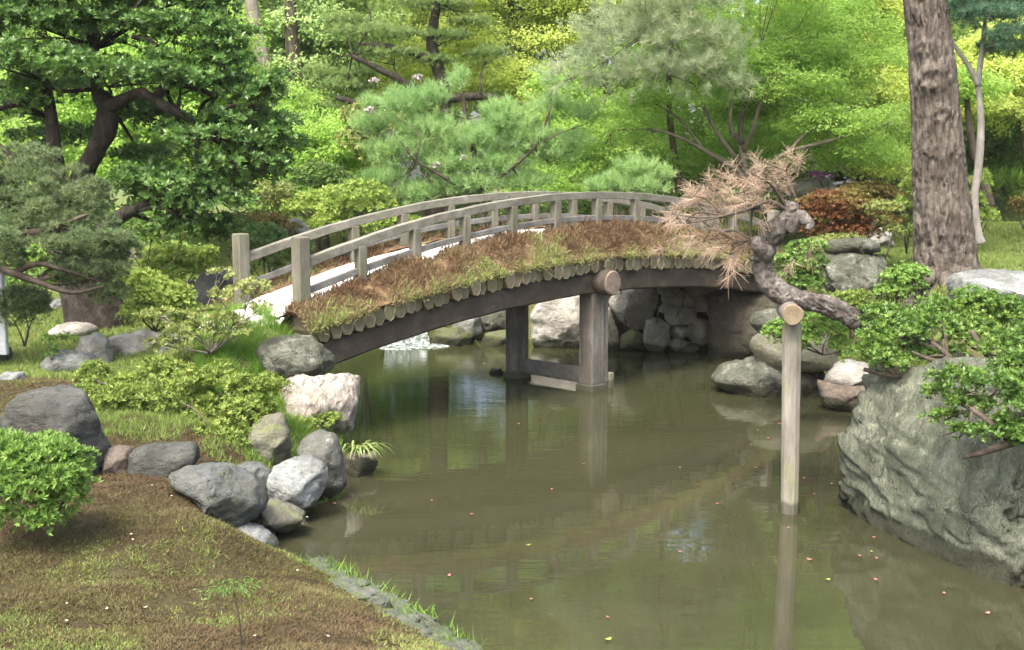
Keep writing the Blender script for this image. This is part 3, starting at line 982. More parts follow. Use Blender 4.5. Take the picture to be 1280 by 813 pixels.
rock([(609, 468), (614, 461), (626, 461), (630, 467), (622, 471)], 15.0, .1, R_DARK, 'dark little stone breaking the water left of the pier', 41, group=UB, sub=3, amp=.15)
# dry stone wall under the right end
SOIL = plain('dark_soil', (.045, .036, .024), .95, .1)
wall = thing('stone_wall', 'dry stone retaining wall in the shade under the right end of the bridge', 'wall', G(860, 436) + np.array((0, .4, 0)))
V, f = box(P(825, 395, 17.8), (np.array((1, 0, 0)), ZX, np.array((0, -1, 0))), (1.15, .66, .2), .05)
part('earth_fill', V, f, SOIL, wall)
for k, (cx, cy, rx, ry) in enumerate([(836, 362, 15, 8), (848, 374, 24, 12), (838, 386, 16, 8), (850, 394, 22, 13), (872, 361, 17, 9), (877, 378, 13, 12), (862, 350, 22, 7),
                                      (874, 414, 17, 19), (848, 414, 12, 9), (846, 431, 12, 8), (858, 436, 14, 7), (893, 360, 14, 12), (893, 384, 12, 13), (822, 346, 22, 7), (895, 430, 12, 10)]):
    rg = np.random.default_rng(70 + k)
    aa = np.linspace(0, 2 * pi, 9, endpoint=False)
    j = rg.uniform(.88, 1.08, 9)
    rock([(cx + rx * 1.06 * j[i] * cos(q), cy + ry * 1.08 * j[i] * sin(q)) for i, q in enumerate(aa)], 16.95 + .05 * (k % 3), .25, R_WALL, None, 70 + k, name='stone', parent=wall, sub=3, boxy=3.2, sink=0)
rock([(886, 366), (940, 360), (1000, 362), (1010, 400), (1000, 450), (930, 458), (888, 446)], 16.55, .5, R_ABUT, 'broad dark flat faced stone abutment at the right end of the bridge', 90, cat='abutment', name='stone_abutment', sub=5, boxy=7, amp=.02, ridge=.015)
rock([(884, 474), (905, 456), (945, 446), (1000, 448), (1026, 458), (1034, 478), (1025, 494), (980, 498), (920, 492)], 13.7, .5, R_MOTTLED, 'broad flat rock lying in the pond behind the log prop', 34, group=RB, sub=5, boxy=2.2)
rock([(1029, 474), (1040, 456), (1062, 450), (1085, 454), (1097, 466), (1092, 482), (1060, 488), (1036, 486)], 13.2, .3, R_PALE, 'smooth whitish boulder at the water right of the log prop', 35, group=RB)
rock([(937, 404), (945, 392), (965, 387), (988, 390), (990, 414), (950, 417)], 12.4, .3, R_MOTTLED, 'lichened slab sticking out behind the top of the prop', 36, group=RB, sink=0)
rock([(940, 430), (960, 418), (1000, 415), (1040, 420), (1045, 452), (1000, 460), (950, 452)], 13.6, .5, R_OLIVE, 'dark olive rock in the shade above the flat pond rock', 42, group=RB)
rock([(1022, 375), (1026, 335), (1030, 318), (1098, 316), (1114, 322), (1112, 345), (1092, 385), (1050, 392)], 13.2, .42, R_MOTTLED, 'tall blocky lichened rock left of the big pine trunk', 37, group=RB, sub=5, boxy=3.6, ridge=.11, amp=.07, fh=(.7, 1.0))
rock([(1030, 316), (1033, 302), (1060, 299), (1098, 301), (1102, 314), (1070, 318)], 13.35, .35, R_MOTTLED, 'flat capstone lying on the tall blocky rock', 38, group=RB, boxy=4, sink=0)
rock([(1196, 358), (1202, 345), (1245, 341), (1300, 340), (1310, 388), (1250, 392), (1205, 378)], 10.6, .5, R_BLUE, 'flat topped pale blue boulder at the right edge', 39, group=RB, sub=5, boxy=4, ridge=.05)
rock([(1066, 585), (1070, 555), (1092, 520), (1108, 480), (1130, 466), (1150, 474), (1195, 466), (1290, 466), (1400, 500), (1420, 740), (1285, 748), (1222, 743), (1162, 706), (1108, 664), (1072, 634)], 7.75, .62, R_GREENISH, 'huge greenish grey boulder rising out of the water at the right', 40, group=RB, sub=6, boxy=2.5, amp=.05, facets=16, ridge=.13, fh=(.74, 1.02), sink=.35, slope=-.0060, lean=.6)
rock([(1092, 490), (1098, 464), (1115, 458), (1138, 464), (1135, 492)], 8.7, .2, R_BLUE, 'small blue grey stone behind the huge boulder', 43, group=RB)
rock([(1082, 304), (1088, 290), (1100, 284), (1114, 292), (1118, 306)], 16.5, .2, R_PALE, 'pale stone at the foot of the red brown azalea', 44, group=RB)
rock([(985, 240), (992, 226), (1010, 221), (1035, 224), (1048, 238), (1030, 248)], 20, .4, R_PALE, 'pale lilac grey rock far behind the dead pine sprays', 45, group=RB)
rock([(1020, 474), (1050, 482), (1085, 484), (1105, 494), (1070, 508), (1030, 504)], 12.5, .25, R_BROWN, 'low brown stone at the waterline below the whitish boulder', 46, group=RB)
rock([(-30, 445), (-10, 432), (8, 434), (14, 446), (0, 456)], 11.5, .2, R_DARK, 'dark stone at the foot of the white post', 47, group=LB)

# slate edging of the lawn at the bottom
edge = thing('stone_edging', 'row of small grey slates edging the moss lawn at the water', 'edging', G(500, 772))
ex = catmull([G(*p) for p in [(412, 716), (438, 730), (476, 751), (511, 772), (551, 796), (598, 823)]], 26)
for k in range(26):
    for row in range(2 if k > 7 else 1):
        rg = np.random.default_rng(900 + k * 3 + row)
        c = ex[k] + np.array((-.055 - .115 * row + rg.uniform(-.02, .02), -.03 * row + rg.uniform(-.03, .03), 0))
        D, Fc = ico(2)
        sx, sy, sz = rg.uniform(.055, .115), rg.uniform(.04, .065), rg.uniform(.025, .04)
        s = (np.abs(D) ** 3).sum(1) ** (-1 / 3.)
        U = D * s[:, None] * np.array((sx, sy, sz))
        an = rg.uniform(-.9, .1)
        U = np.stack([U[:, 0] * cos(an) - U[:, 1] * sin(an), U[:, 0] * sin(an) + U[:, 1] * cos(an), U[:, 2] + U[:, 0] * rg.uniform(-.3, .3)], -1)
        U += .02 * np.stack([vnoise(U * 25 + k * 7, 1), vnoise(U * 25 + k * 7, 2), vnoise(U * 25 + k * 7, 3)], -1)
        part('stone', U + c + np.array((0, 0, .04 + .035 * row + rg.uniform(-.012, .012))), Fc, R_EDGE, edge, smooth=False)

# cascade
cc = catmull([(-2.0, 19.6, .52), (-1.85, 18.8, .45), (-1.75, 18.25, .36), (-1.68, 17.95, .14), (-1.62, 17.6, .012)], 40)
off = np.linspace(-.34, .34, 30)
V = (cc[:, None, :] + np.stack([off, off * .15, 0 * off], -1)[None]).reshape(-1, 3)
V[:, 2] += .10 * fbm(V * np.array((7, 4, 4)), 4, 77) * np.clip((V[:, 2]) / .12, .2, 1)
tag(mk('stream_water', V, grid_faces(40, 30), foam_mat('white_water', .52, .72), smooth=True), kind='structure')
fm = foam_mat('foam', .5, .72)
V = []
nr, na = 14, 40
for i in range(nr):
    for j in range(na):
        q = j / na * 2 * pi
        r = .1 + .9 * i / (nr - 1)
        rr_ = r * (1 + .25 * sin(3 * q + 1) + .15 * sin(7 * q))
        V.append((-1.62 + .5 * rr_ * cos(q), 17.45 + .3 * rr_ * sin(q), 0))
V = np.array(V)
rr = np.repeat(np.linspace(.1, 1, nr), na)
V[:, 2] = .035 * (1 - rr ** 2) * (1 + 1.2 * fbm(V * 6, 3, 5)) + .004 - .03 * (rr > .97)
Q = np.array([(i * na + j, i * na + (j + 1) % na, (i + 1) * na + (j + 1) % na, (i + 1) * na + j) for i in range(nr - 1) for j in range(na)])
tag(mk('foam_water', V, Q, fm, smooth=True), kind='structure')

# ------------------------------------------------------------------ foliage builders
def px_pads(pads, Y, thick=.8):
    """(cx, cy, rx, ry[, dY]) in photograph pixels at a depth -> centres and radii in the place"""
    out = []
    for p in pads:
        y = Y + (p[4] if len(p) > 4 else 0)
        c = P(p[0], p[1], y)
        k = np.linalg.norm(c - np.array((0, 0, EYE))) / F
        rx, rz = p[2] * k, p[3] * k
        out.append((*c, rx, max(rx * thick, rz * .7), rz))
    return np.array(out)


def leaf_quads(c, a, n, L, W, fold=.15):
    b = nrm(np.cross(n, a))
    L = np.asarray(L)[:, None]
    W = np.asarray(W)[:, None]
    m = c + a * L * .5 - n * W * fold
    V = np.stack([c, m + b * W * .5, c + a * L - n * L * .12, m - b * W * .5], 1).reshape(-1, 3)
    Fq = np.arange(len(c) * 4).reshape(-1, 4)
    return V, Fq


def sample_pads(pads, M, rg, shell=(.72, 1.05), up=.35, lumps=.28, holes=.25, under=.25):
    """points spread through the outer part of lumpy pads, with the outward direction"""
    A = pads[:, 3] * pads[:, 5] + pads[:, 3] * pads[:, 4] * .5
    k = rg.choice(len(pads), size=M, p=A / A.sum())
    d = nrm(rg.normal(size=(M, 3)))
    flip = (d[:, 2] < 0) & (rg.random(M) > under)
    d[flip, 2] *= -1
    r = rg.uniform(shell[0], shell[1], M)
    q = d * 1.7 + k[:, None] * 9.1
    lump = vnoise(q * 1.4, 11) * .6 + vnoise(q * 3.1, 12) * .4
    r = r * (1 + lumps * lump)
    pts = pads[k, :3] + d * pads[k, 3:6] * r[:, None]
    out = nrm(d / pads[k, 3:6])
    keep = vnoise(q * 2.6 + 40, 13) > -1 + holes * 1.2 + .25 * rg.random(M) - .25
    out = nrm(out + np.array((0, 0, up)))
    return pts[keep], out[keep], k[keep]


def subpads(pads, n, frac, seed, up=.3, push=.8):
    """break big pads into smaller puffs standing on their upper surface"""
    rg = np.random.default_rng(seed)
    out = []
    for p in pads:
        for _ in range(n):
            d = rg.normal(size=3)
            d[2] = abs(d[2]) * rg.choice([1, 1, 1, -.6]) + up
            d /= np.linalg.norm(d)
            s = frac * rg.uniform(.65, 1.35)
            m = (p[3] * p[5]) ** .5
            out.append((*(p[:3] + d * p[3:6] * push * rg.uniform(.7, 1.05)), m * s * 1.25, m * s * 1.25, m * s * .85))
    return np.array(out)


def tris_area(pads):
    return float((pi * pads[:, 3] * pads[:, 5]).sum())


def rosettes(pads, L, W, cover=7, k=8, seed=1, up=.5, spread=.95, jit=.35, **kw):
    """whorls of leaves"""
    rg = np.random.default_rng(seed)
    M = int(cover * tris_area(pads) / (L * W * .5) / k) + 8
    p, o, idx = sample_pads(pads, M, rg, up=up, **kw)
    M = len(p)
    ax = nrm(o + rg.normal(size=(M, 3)) * jit)
    r1 = nrm(np.cross(ax, rg.normal(size=(M, 3))))
    r2 = np.cross(ax, r1)
    a = (np.arange(k) / k * 2 * pi)[None, :] + rg.uniform(0, 6.3, (M, 1)) + rg.normal(size=(M, k)) * .25
    sp = spread * rg.uniform(.5, 1.2, (M, k))
    rad = r1[:, None, :] * np.cos(a)[..., None] + r2[:, None, :] * np.sin(a)[..., None]
    d = nrm(ax[:, None, :] * (1.15 - .55 * sp)[..., None] + rad * sp[..., None])
    n = nrm(ax[:, None, :] - d * (d * ax[:, None, :]).sum(-1, keepdims=True) + 1e-4)
    c = p[:, None, :] + d * L * .08
    sc = rg.uniform(.65, 1.15, (M, k))
    V, Fq = leaf_quads(c.reshape(-1, 3), d.reshape(-1, 3), n.reshape(-1, 3), (L * sc).ravel(), (W * sc).ravel())
    tint = (np.clip(rg.normal(.45, .2, (M, 1)) + rg.normal(0, .12, (M, k)), 0, 1)).ravel()
    return V, Fq, tint


def strata(pads, L, W, cover=4, seed=1, droop=.35, thick=.5, cluster=5):
    """flat drooping layers of horizontal leaves, as maples grow"""
    rg = np.random.default_rng(seed)
    area = float((pi * pads[:, 3] * pads[:, 4]).sum()) * .5 + tris_area(pads) * .8
    M = int(cover * area / (L * W * .5) / cluster) + 8
    A = pads[:, 3] * pads[:, 4]
    k = rg.choice(len(pads), size=M, p=A / A.sum())
    th = rg.uniform(0, 2 * pi, M)
    r = np.sqrt(rg.random(M))
    edge = 1 + .3 * vnoise(np.stack([np.cos(th) * 2 + k * 7, np.sin(th) * 2, np.zeros(M)], -1), 5) + .2 * vnoise(np.stack([np.cos(th) * 6 + k * 7, np.sin(th) * 6, np.zeros(M)], -1), 6)
    r = r * edge
    x, y = np.cos(th) * r, np.sin(th) * r
    z = -droop * r * r + thick * rg.normal(size=M) * (1.15 - .6 * np.clip(r, 0, 1)) + .9 * vnoise(np.stack([x * 2.5 + k * 3, y * 2.5, k * 1.0], -1), 8)
    p = pads[k, :3] + np.stack([x * pads[k, 3], y * pads[k, 4], z * pads[k, 5]], -1)
    p = np.repeat(p, cluster, 0) + rg.normal(size=(M * cluster, 3)) * np.array((L, L, L * .35)) * .9
    out = np.repeat(np.stack([x, y, -.3 - .3 * r], -1), cluster, 0)
    N = len(p)
    a = nrm(out + rg.normal(size=(N, 3)) * np.array((.8, .8, .5)))
    n = np.array((0, -.25, 1.0)) + rg.normal(size=(N, 3)) * .62 + np.repeat(np.stack([x, y, 0 * x], -1), cluster, 0) * .4
    n = nrm(n - a * (n * a).sum(-1, keepdims=True))
    sc = rg.uniform(.6, 1.2, N)
    V, Fq = leaf_quads(p, a, n, L * sc, W * sc)
    tint = np.clip(np.repeat(rg.normal(.45, .2, M), cluster) + rg.normal(0, .1, N), 0, 1)
    return V, Fq, tint


def tufts(pads, L, W, cover=6, k=24, seed=1, up=.6, axis_k=.9, spread=.8, lead=None, stalk=0.0, **kw):
    """bunches of needles"""
    rg = np.random.default_rng(seed)
    M = int(cover * tris_area(pads) / (L * W * .5) / k) + 6
    p, o, idx = sample_pads(pads, M, rg, up=up, **kw)
    M = len(p)
    if lead is not None:
        o = nrm(o * .6 + np.asarray(lead))
    ax = nrm(o + rg.normal(size=(M, 3)) * .3)
    d = nrm(ax[:, None, :] * axis_k + rg.normal(size=(M, k, 3)) * spread)
    base = p[:, None, :] + ax[:, None, :] * (rg.uniform(0, 1, (M, k)) * stalk)[..., None]
    b = nrm(np.cross(d, rg.normal(size=(M, k, 3))))
    sc = rg.uniform(.7, 1.15, (M, k))[..., None]
    V = np.stack([base - b * W * .5, base + b * W * .5, base + d * L * sc], 2).reshape(-1, 3)
    Ft = np.arange(M * k * 3).reshape(-1, 3)
    tint = np.clip(rg.normal(.42, .18, (M, 1)) + rg.normal(0, .13, (M, k)), 0, 1).ravel()
    return V, Ft, tint


def cat_leaves(*items):
    Vs, Fs, ts, off = [], [], [], 0
    for V, f, t in items:
        Vs.append(V)
        Fs.append(f + off)
        ts.append(t)
        off += len(V)
    return np.vstack(Vs), np.vstack(Fs), np.concatenate(ts)


def limb(pts, rad, sides=7, bumpy=.12, seed=0, freq=5, n=None):
    """pts: (px, py, Y) in the photograph; rad in photograph pixels"""
    W = np.array([P(*p) for p in pts])
    k = np.mean([p[2] for p in pts]) / F
    return tube(W, np.array(rad) * k, sides, n, bumpy, freq / max(k * max(rad) * 8, .05) * .35, seed)


def along(limbs, n=9):
    """points along limbs given in photograph pixels"""
    return np.vstack([catmull([P(*p) for p in pts], n)[n // 3:] for pts in limbs])


def auto_twigs(pads, root, seed, r0=.02, sag=.0, every=1, reach=9.0):
    rg = np.random.default_rng(seed)
    it = []
    root = np.atleast_2d(np.asarray(root, float))
    for i, p in enumerate(pads[::every]):
        a = root[np.argmin(np.linalg.norm(root - p[:3], axis=1))]
        e = p[:3] + np.array((0, 0, -p[5] * .35))
        if np.linalg.norm(e - a) > reach:
            continue
        m = (a + e) / 2 + rg.normal(size=3) * np.linalg.norm(e - a) * .1 + np.array((0, 0, sag))
        it.append(tube([a, m, e], [r0, r0 * .7, r0 * .25], 5, 9, .1, 8, seed))
        for _ in range(3):
            f = p[:3] + rg.normal(size=3) * p[3:6] * .45
            it.append(tube([(m + e) / 2, (e + f) / 2 + rg.normal(size=3) * .03, f], [r0 * .4, r0 * .3, r0 * .12], 4, 6))
    return it


def plant(name, label, cat, base, crown, leafmat, wood=None, bark=None, group=None, crown_name='crown', wood_name='trunk', extra=None):
    root = thing(name, label, cat, base, group)
    V, f, t = crown
    part(crown_name, V, f, leafmat, root, tint=t)
    if wood:
        V, f = join(wood)
        part(wood_name, V, f, bark, root, smooth=True)
    for nm, (V, f, t), m in (extra or []):
        part(nm, V, f, m, root, tint=t)
    return root


def on_ground(px, Y):
    x = (px - 640) / F * Y
    return np.array((x, Y, float(ground_z(np.array([x]), np.array([Y]))[0])))


def shrub(label, pads_px, Y, mat, L=.05, W=.02, cover=7, seed=1, thick=.8, name='shrub', cat='shrub', group='shrubs of the garden', bark=None, mode='rosette', twig=.012, foot=None, puffs=None, **kw):
    pads = px_pads(pads_px, Y, thick)
    pads0 = pads
    if puffs:
        pads = np.vstack([pads * np.array((1, 1, 1, .85, .85, .8)), subpads(pads, puffs[0], puffs[1], seed)])
    big = pads[np.argmax(pads[:, 3])]
    gx_, gy_ = pads[:, 0].mean(), pads[:, 1].mean()
    base = np.array((gx_, gy_, float(ground_z(np.array([gx_]), np.array([gy_]))[0])))
    if foot is not None:
        base = P(*foot)
    if mode == 'rosette':
        cr = rosettes(pads, L, W, cover, seed=seed, **kw)
    elif mode == 'strata':
        cr = strata(pads, L, W, cover, seed=seed, **kw)
    else:
        cr = tufts(pads, L, W, cover, seed=seed, **kw)
    rootpts = [base + np.array((0, 0, .02)), base + (big[:3] - base) * .3]
    wood = auto_twigs(pads0, rootpts, seed, twig)
    return plant(name, label, cat, base, cr, mat, wood, bark or B_BROWN, group, 'foliage', 'stems')


# ------------------------------------------------------------------ left bank: old broadleaf tree and conifer
OT = 13.2
ot_pads = px_pads([(45, 30, 80, 34, -.3), (150, 35, 95, 32, .2), (235, 40, 75, 34, 0), (282, 78, 42, 30, -.2), (40, 82, 60, 26, -.6), (130, 92, 95, 24, -.5), (225, 100, 70, 26, -.3),
                   (318, 122, 50, 28, -.1), (285, 108, 55, 22, .3), (20, 132, 50, 22, -.2), (310, 152, 40, 18, .4), (338, 182, 52, 30, -.1), (265, 172, 70, 24, -.5), (295, 205, 68, 26, -.4),
                   (225, 232, 80, 30, -.3), (275, 258, 55, 32, -.5), (180, 198, 55, 14, .5), (60, 172, 55, 14, .6), (185, 150, 60, 18, .7), (60, 110, 70, 16, .8),
                   (90, -20, 110, 32, 0), (230, -15, 90, 30, .3), (-30, -10, 70, 40, 0), (140, -70, 110, 36, .4), (30, -75, 90, 40, -.2), (230, -80, 70, 34, .1), (110, -125, 90, 36, .2),
                   (-50, 60, 50, 30, 0), (330, 218, 40, 20, .2), (215, 262, 40, 22, -.2), (250, 288, 50, 16, -.3), (285, 292, 34, 16, -.1)], OT, .75)
base = on_ground(128, OT)
ot_wood = [limb([(128, 428, OT), (118, 385, OT), (104, 335, OT), (88, 285, OT + .05), (82, 245, OT)], [42, 32, 27, 22, 20], 18, .22, 3, 7, 40),
           limb([(84, 255, OT), (70, 215, OT - .1), (66, 165, OT - .15), (60, 120, OT - .1), (40, 60, OT)], [14, 12, 9, 7, 4], 12, .3, 4, 7, 36),
           limb([(86, 262, OT), (106, 215, OT), (128, 172, OT - .1), (134, 138, OT - .15), (122, 112, OT), (120, 60, OT)], [15, 13, 11, 10, 7, 4], 12, .3, 5, 7, 40),
           limb([(132, 140, OT - .15), (152, 126, OT - .3), (176, 117, OT - .4), (202, 130, OT - .5), (222, 142, OT - .5), (246, 156, OT - .4)], [9, 7.5, 7, 6, 5, 3], 9, .3, 6, 7, 36),
           limb([(196, 122, OT - .45), (212, 104, OT - .4), (240, 108, OT - .3), (272, 122, OT - .2)], [6, 5, 5, 3], 7, .2, 7),
           limb([(68, 205, OT), (45, 192, OT - .2), (22, 198, OT - .3), (-5, 180, OT - .2)], [9, 8, 6, 4], 8, .2, 8),
           limb([(66, 130, OT), (35, 126, OT - .2), (-10, 138, OT - .3)], [7, 6, 4], 7, .2, 9),
           limb([(108, 300, OT), (132, 284, OT - .2), (158, 266, OT - .4), (195, 250, OT - .4)], [12, 10, 9, 4], 9, .2, 10),
           limb([(165, 46, OT - .3), (185, 50, OT - .3), (198, 58, OT - .3)], [3, 3, 2], 6)]
ot_wood += auto_twigs(ot_pads, np.vstack([P(120, 112, OT), P(66, 150, OT), P(222, 142, OT - .4), P(246, 156, OT - .4), P(158, 266, OT - .4), P(120, 60, OT)]), 5, .03)
plant('evergreen_tree', 'large old broadleaf evergreen with dark twisted limbs and layered glossy foliage on the left bank', 'tree', base,
      rosettes(np.vstack([ot_pads * np.array((1, 1, 1, .88, .88, .62)), subpads(ot_pads, 7, .33, 3, .4, .98)]), .068, .026, 5.6, 9, 3, .6, .95, .4, lumps=.35, holes=.42, shell=(.5, 1.06)), L_GLOSSY, ot_wood, B_DARK)

CT = 10.9
ct_pads = px_pads([(35, 212, 48, 20, .2), (55, 250, 72, 26, 0), (20, 285, 60, 30, -.2), (95, 280, 62, 26, -.1), (60, 310, 80, 26, -.3), (112, 312, 46, 26, 0), (122, 345, 42, 20, -.1), (90, 345, 40, 20, .2),
                   (140, 370, 24, 14, -.1), (-30, 250, 50, 50, 0), (150, 330, 20, 16, 0), (10, 325, 35, 14, -.2), (-40, 310, 50, 30, .1)], CT, .8)
base = on_ground(-60, CT)
ct_wood = [limb([(-70, 470, CT), (-66, 400, CT), (-55, 330, CT), (-40, 270, CT), (0, 225, CT)], [17, 15, 13, 10, 5], 9, .2, 2),
           limb([(-50, 300, CT), (0, 292, CT - .3), (50, 290, CT - .35), (110, 268, CT - .3)], [8, 6, 5, 2], 7, .15, 3),
           limb([(-50, 325, CT), (0, 336, CT - .35), (45, 352, CT - .4), (90, 366, CT - .4), (130, 358, CT - .35)], [7, 5, 4, 3, 1.5], 7, .15, 4),
           limb([(20, 340, CT - .35), (48, 330, CT - .45), (80, 338, CT - .45), (125, 352, CT - .3)], [4, 3, 2.5, 1.5], 6, .15, 5)]
plant('conifer_tree', 'grey green conifer with fluffy drooping foliage at the left edge', 'tree', base,
      tufts(np.vstack([ct_pads * np.array((1, 1, 1, .78, .78, .7)), subpads(ct_pads, 12, .27, 4, .3, 1.12)]), .052, .0072, 5.6, 18, 4, .6, 1.0, .7, shell=(.55, 1.06), lumps=.3, holes=.3), N_CONIFER,
      ct_wood + auto_twigs(ct_pads, [P(0, 292, CT - .3), P(50, 290, CT - .3), P(0, 336, CT - .3), P(45, 352, CT - .3), P(0, 240, CT)], 6, .014), B_BROWN)

# white post at the left edge
root = thing('garden_post', 'thin white post standing on the lawn at the left edge', 'post', on_ground(3, 11.4))
V, f = box(P(3, 392, 11.4), (np.array((1, 0, 0)), np.array((0, 1, 0)), ZX), (.035, .035, .42), .008)
part('shaft', V, f, plain('white_paint', (.62, .66, .68), .5), root)
V, f = box(P(3, 340, 11.4) + np.array((0, 0, .0)), (np.array((1, 0, 0)), np.array((0, 1, 0)), ZX), (.040, .040, .018), .006)
part('cap', V, f, plain('white_cap', (.55, .58, .60), .5), root)

# ------------------------------------------------------------------ left bank shrubs
shrub('clipped bright green azalea cut by the left edge in the foreground', [(45, 605, 76, 62), (10, 590, 50, 46), (80, 612, 34, 40)], 6.35, L_AZALEA, .039, .0110, 6.5, 11, .9, 'azalea', puffs=(14, .26), up=.8, spread=.7, lumps=.3, under=.4, shell=(.55, 1.03))
shrub('low wide spreading shrub with yellow green tips above the left bank stones', [(150, 490, 45, 22, .4), (205, 478, 48, 20, .5), (262, 478, 50, 20, .3), (315, 495, 38, 24), (300, 530, 40, 26, -.2), (160, 525, 42, 22), (225, 548, 60, 18, -.3), (175, 552, 40, 18, -.2), (270, 558, 45, 16, -.4),
       (190, 505, 40, 18, .2), (250, 515, 45, 16, .1), (330, 520, 20, 18), (130, 505, 25, 18, .4), (290, 555, 36, 18, -.4), (340, 485, 20, 14, .2), (120, 470, 24, 14, .8), (250, 540, 60, 20), (180, 505, 60, 22)], 9.3, L_AZALEA_Y, .042, .014, 3.6, 12, .7, puffs=(7, .42), up=.6, lumps=.4, holes=.4)
shrub('sparse twiggy shrub with pale leaves left of the bridge entrance', [(200, 395, 26, 9), (225, 410, 30, 10), (262, 395, 28, 10), (290, 370, 28, 11), (315, 360, 22, 9), (250, 420, 34, 11), (285, 402, 22, 10), (205, 430, 24, 8), (275, 345, 18, 8), (300, 415, 20, 9), (325, 385, 14, 7)], 10.3, L_PALE, .042, .016, 4.0, 13, .8, up=.5, lumps=.4, holes=.5, twig=.010, bark=B_GREY)
shrub('mounded yellow green azalea beside the old tree base', [(180, 360, 32, 20), (205, 375, 36, 24), (190, 395, 36, 18), (228, 390, 22, 16), (165, 345, 14, 9)], 12.0, L_LIME, .042, .018, 7, 14, .8, 'azalea')
shrub('yellow green azalea in front of the far white stone', [(212, 318, 30, 14), (240, 325, 28, 16), (200, 335, 28, 14), (225, 342, 34, 14), (255, 318, 18, 10)], 17.6, L_LIME, .055, .023, 7, 15, .8, 'azalea')
shrub('small yellow tipped azalea beside the white boulder', [(395, 528, 26, 9), (412, 522, 14, 7), (375, 540, 14, 8)], 10.0, L_AZALEA_Y, .04, .014, 6, 16, .8, 'azalea')
shrub('small round dark shrub on thin stems by the white post', [(28, 378, 32, 18), (15, 392, 24, 12), (42, 390, 20, 12)], 11.3, N_CONIFER, .045, .012, 7, 17, .8)
shrub('tiny dark seedling growing on the brown moss strip', [(68, 440, 8, 6), (60, 425, 5, 5)], 10.8, L_AZALEA_D, .04, .016, 4, 18, .8, 'seedling', 'seedling', twig=.006)
shrub('deep green creeping shrub behind the bluish boulders', [(150, 430, 24, 9), (85, 425, 16, 7)], 12.3, L_AZALEA_D, .04, .016, 5, 19, .8)

# strap leaved clump and grass tufts at the water
def straps(label, c, n, L, W, seed, name='iris_clump', mat=None, lean=(0, 0, 0)):
    rg = np.random.default_rng(seed)
    items, ts = [], []
    for i in range(n):
        a = rg.uniform(0, 2 * pi)
        d = np.array((cos(a), sin(a), 0)) * rg.uniform(.4, 1.0) + np.array(lean)
        l = L * rg.uniform(.6, 1.15)
        b = c + np.array((rg.uniform(-.1, .1), rg.uniform(-.06, .06), 0))
        u = np.linspace(0, 1, 6)[:, None]
        C = b + d * l * .8 * u ** 1.2 + np.array((0, 0, 1)) * l * (1.0 * u - 1.0 * u ** 2.2)
        sd = nrm(np.cross(d, (0, 0, 1.0))[None])[0]
        w = W * np.array([.8, 1, 1, .85, .55, .06])[:, None] * .5
        V = np.vstack([C - sd * w, C + sd * w])
        items.append((V, [np.array([(k, k + 1, 7 + k, 6 + k) for k in range(5)])]))
        ts += [rg.random()] * 5
    V, f = join(items)
    o = mk(name, V, f, mat or IRIS, tint=ts, loc=c)
    return tag(o, label, 'plant', 'waterside plants')


straps('clump of pale strap leaves drooping over the dark waterside stone', P(448, 566, 9.55), 46, .30, .018, 3, lean=(.25, -.25, 0))
straps('single tuft of green grass blades at the slate edging', P(520, 768, 6.45), 14, .13, .009, 4, 'grass_tuft', GRASS)

# sapling standing on the moss lawn
sb = np.array((*G(302, 812, .43)[:2], .43))
root = thing('sapling', 'thin leafy sapling standing alone on the moss lawn', 'sapling', sb)
top = P(290, 732, sb[1])
V, f = tube([sb - ZX * .05, (sb + top) / 2 + np.array((.01, 0, 0)), top], [.0045, .004, .002], 6, 8)
part('stem', V, f, B_BROWN, root)
pp = px_pads([(292, 728, 26, 5), (278, 736, 14, 5), (312, 730, 12, 4)], sb[1], .8)
V, f, t = strata(pp, .028, .008, .75, 3, .5, .3, 3)
part('leaves', V, f, L_HEDGE, root, tint=t)

# ------------------------------------------------------------------ right bank
BT = 14.8
base = on_ground(1184, BT)


def pine_bark(C, a, r):
    n, m = len(C), len(a)
    z = np.repeat(C[:, 2][:, None], m, 1)
    aa = np.repeat(a[None], n, 0)
    q = np.stack([np.cos(aa) * 1.9, np.sin(aa) * 1.9, z * 1.15], -1).reshape(-1, 3)
    q = q + .35 * np.stack([vnoise(q * 2.2, 1), vnoise(q * 2.2, 2), vnoise(q * 2.2, 3)], -1)
    rid = np.clip(np.abs(fbm(q * np.array((2.0, 2.0, .55)) * 1.4, 3, 31)) * 3.2, 0, 1) ** .7
    q2 = np.stack([np.cos(aa) * 1.9, np.sin(aa) * 1.9, z * 2.2], -1).reshape(-1, 3)
    fine = fbm(q2 * 6, 3, 41)
    out = (.05 * (rid - .8) + .014 * fine).reshape(n, m)
    return out


pts = [P(x, y, BT) for x, y in [(1190, 385), (1187, 366), (1184, 350), (1182, 330), (1180, 300), (1176, 240), (1172, 180), (1168, 120), (1163, 60), (1155, 0), (1146, -70)]]
pts += [pts[-1] + np.array((-.25, .1, 1.6)), pts[-1] + np.array((-.3, .3, 3.6))]
k = BT / F
rad = [62 * k, 52 * k, 45 * k, 41 * k, 38.5 * k, 35.5 * k, 32.5 * k, 31 * k, 29.5 * k, 28 * k, 26 * k, .2, .08]
# tube frame is turned so that angle -pi/2 faces the viewer
V, f = tube(pts, np.array(rad) * np.array([1.08, 1.02, .96, .93, .92, .91, .90, .88, .85, .82, .82, .85, .85]), 130, 330, 0, 1, 0, True, pine_bark)
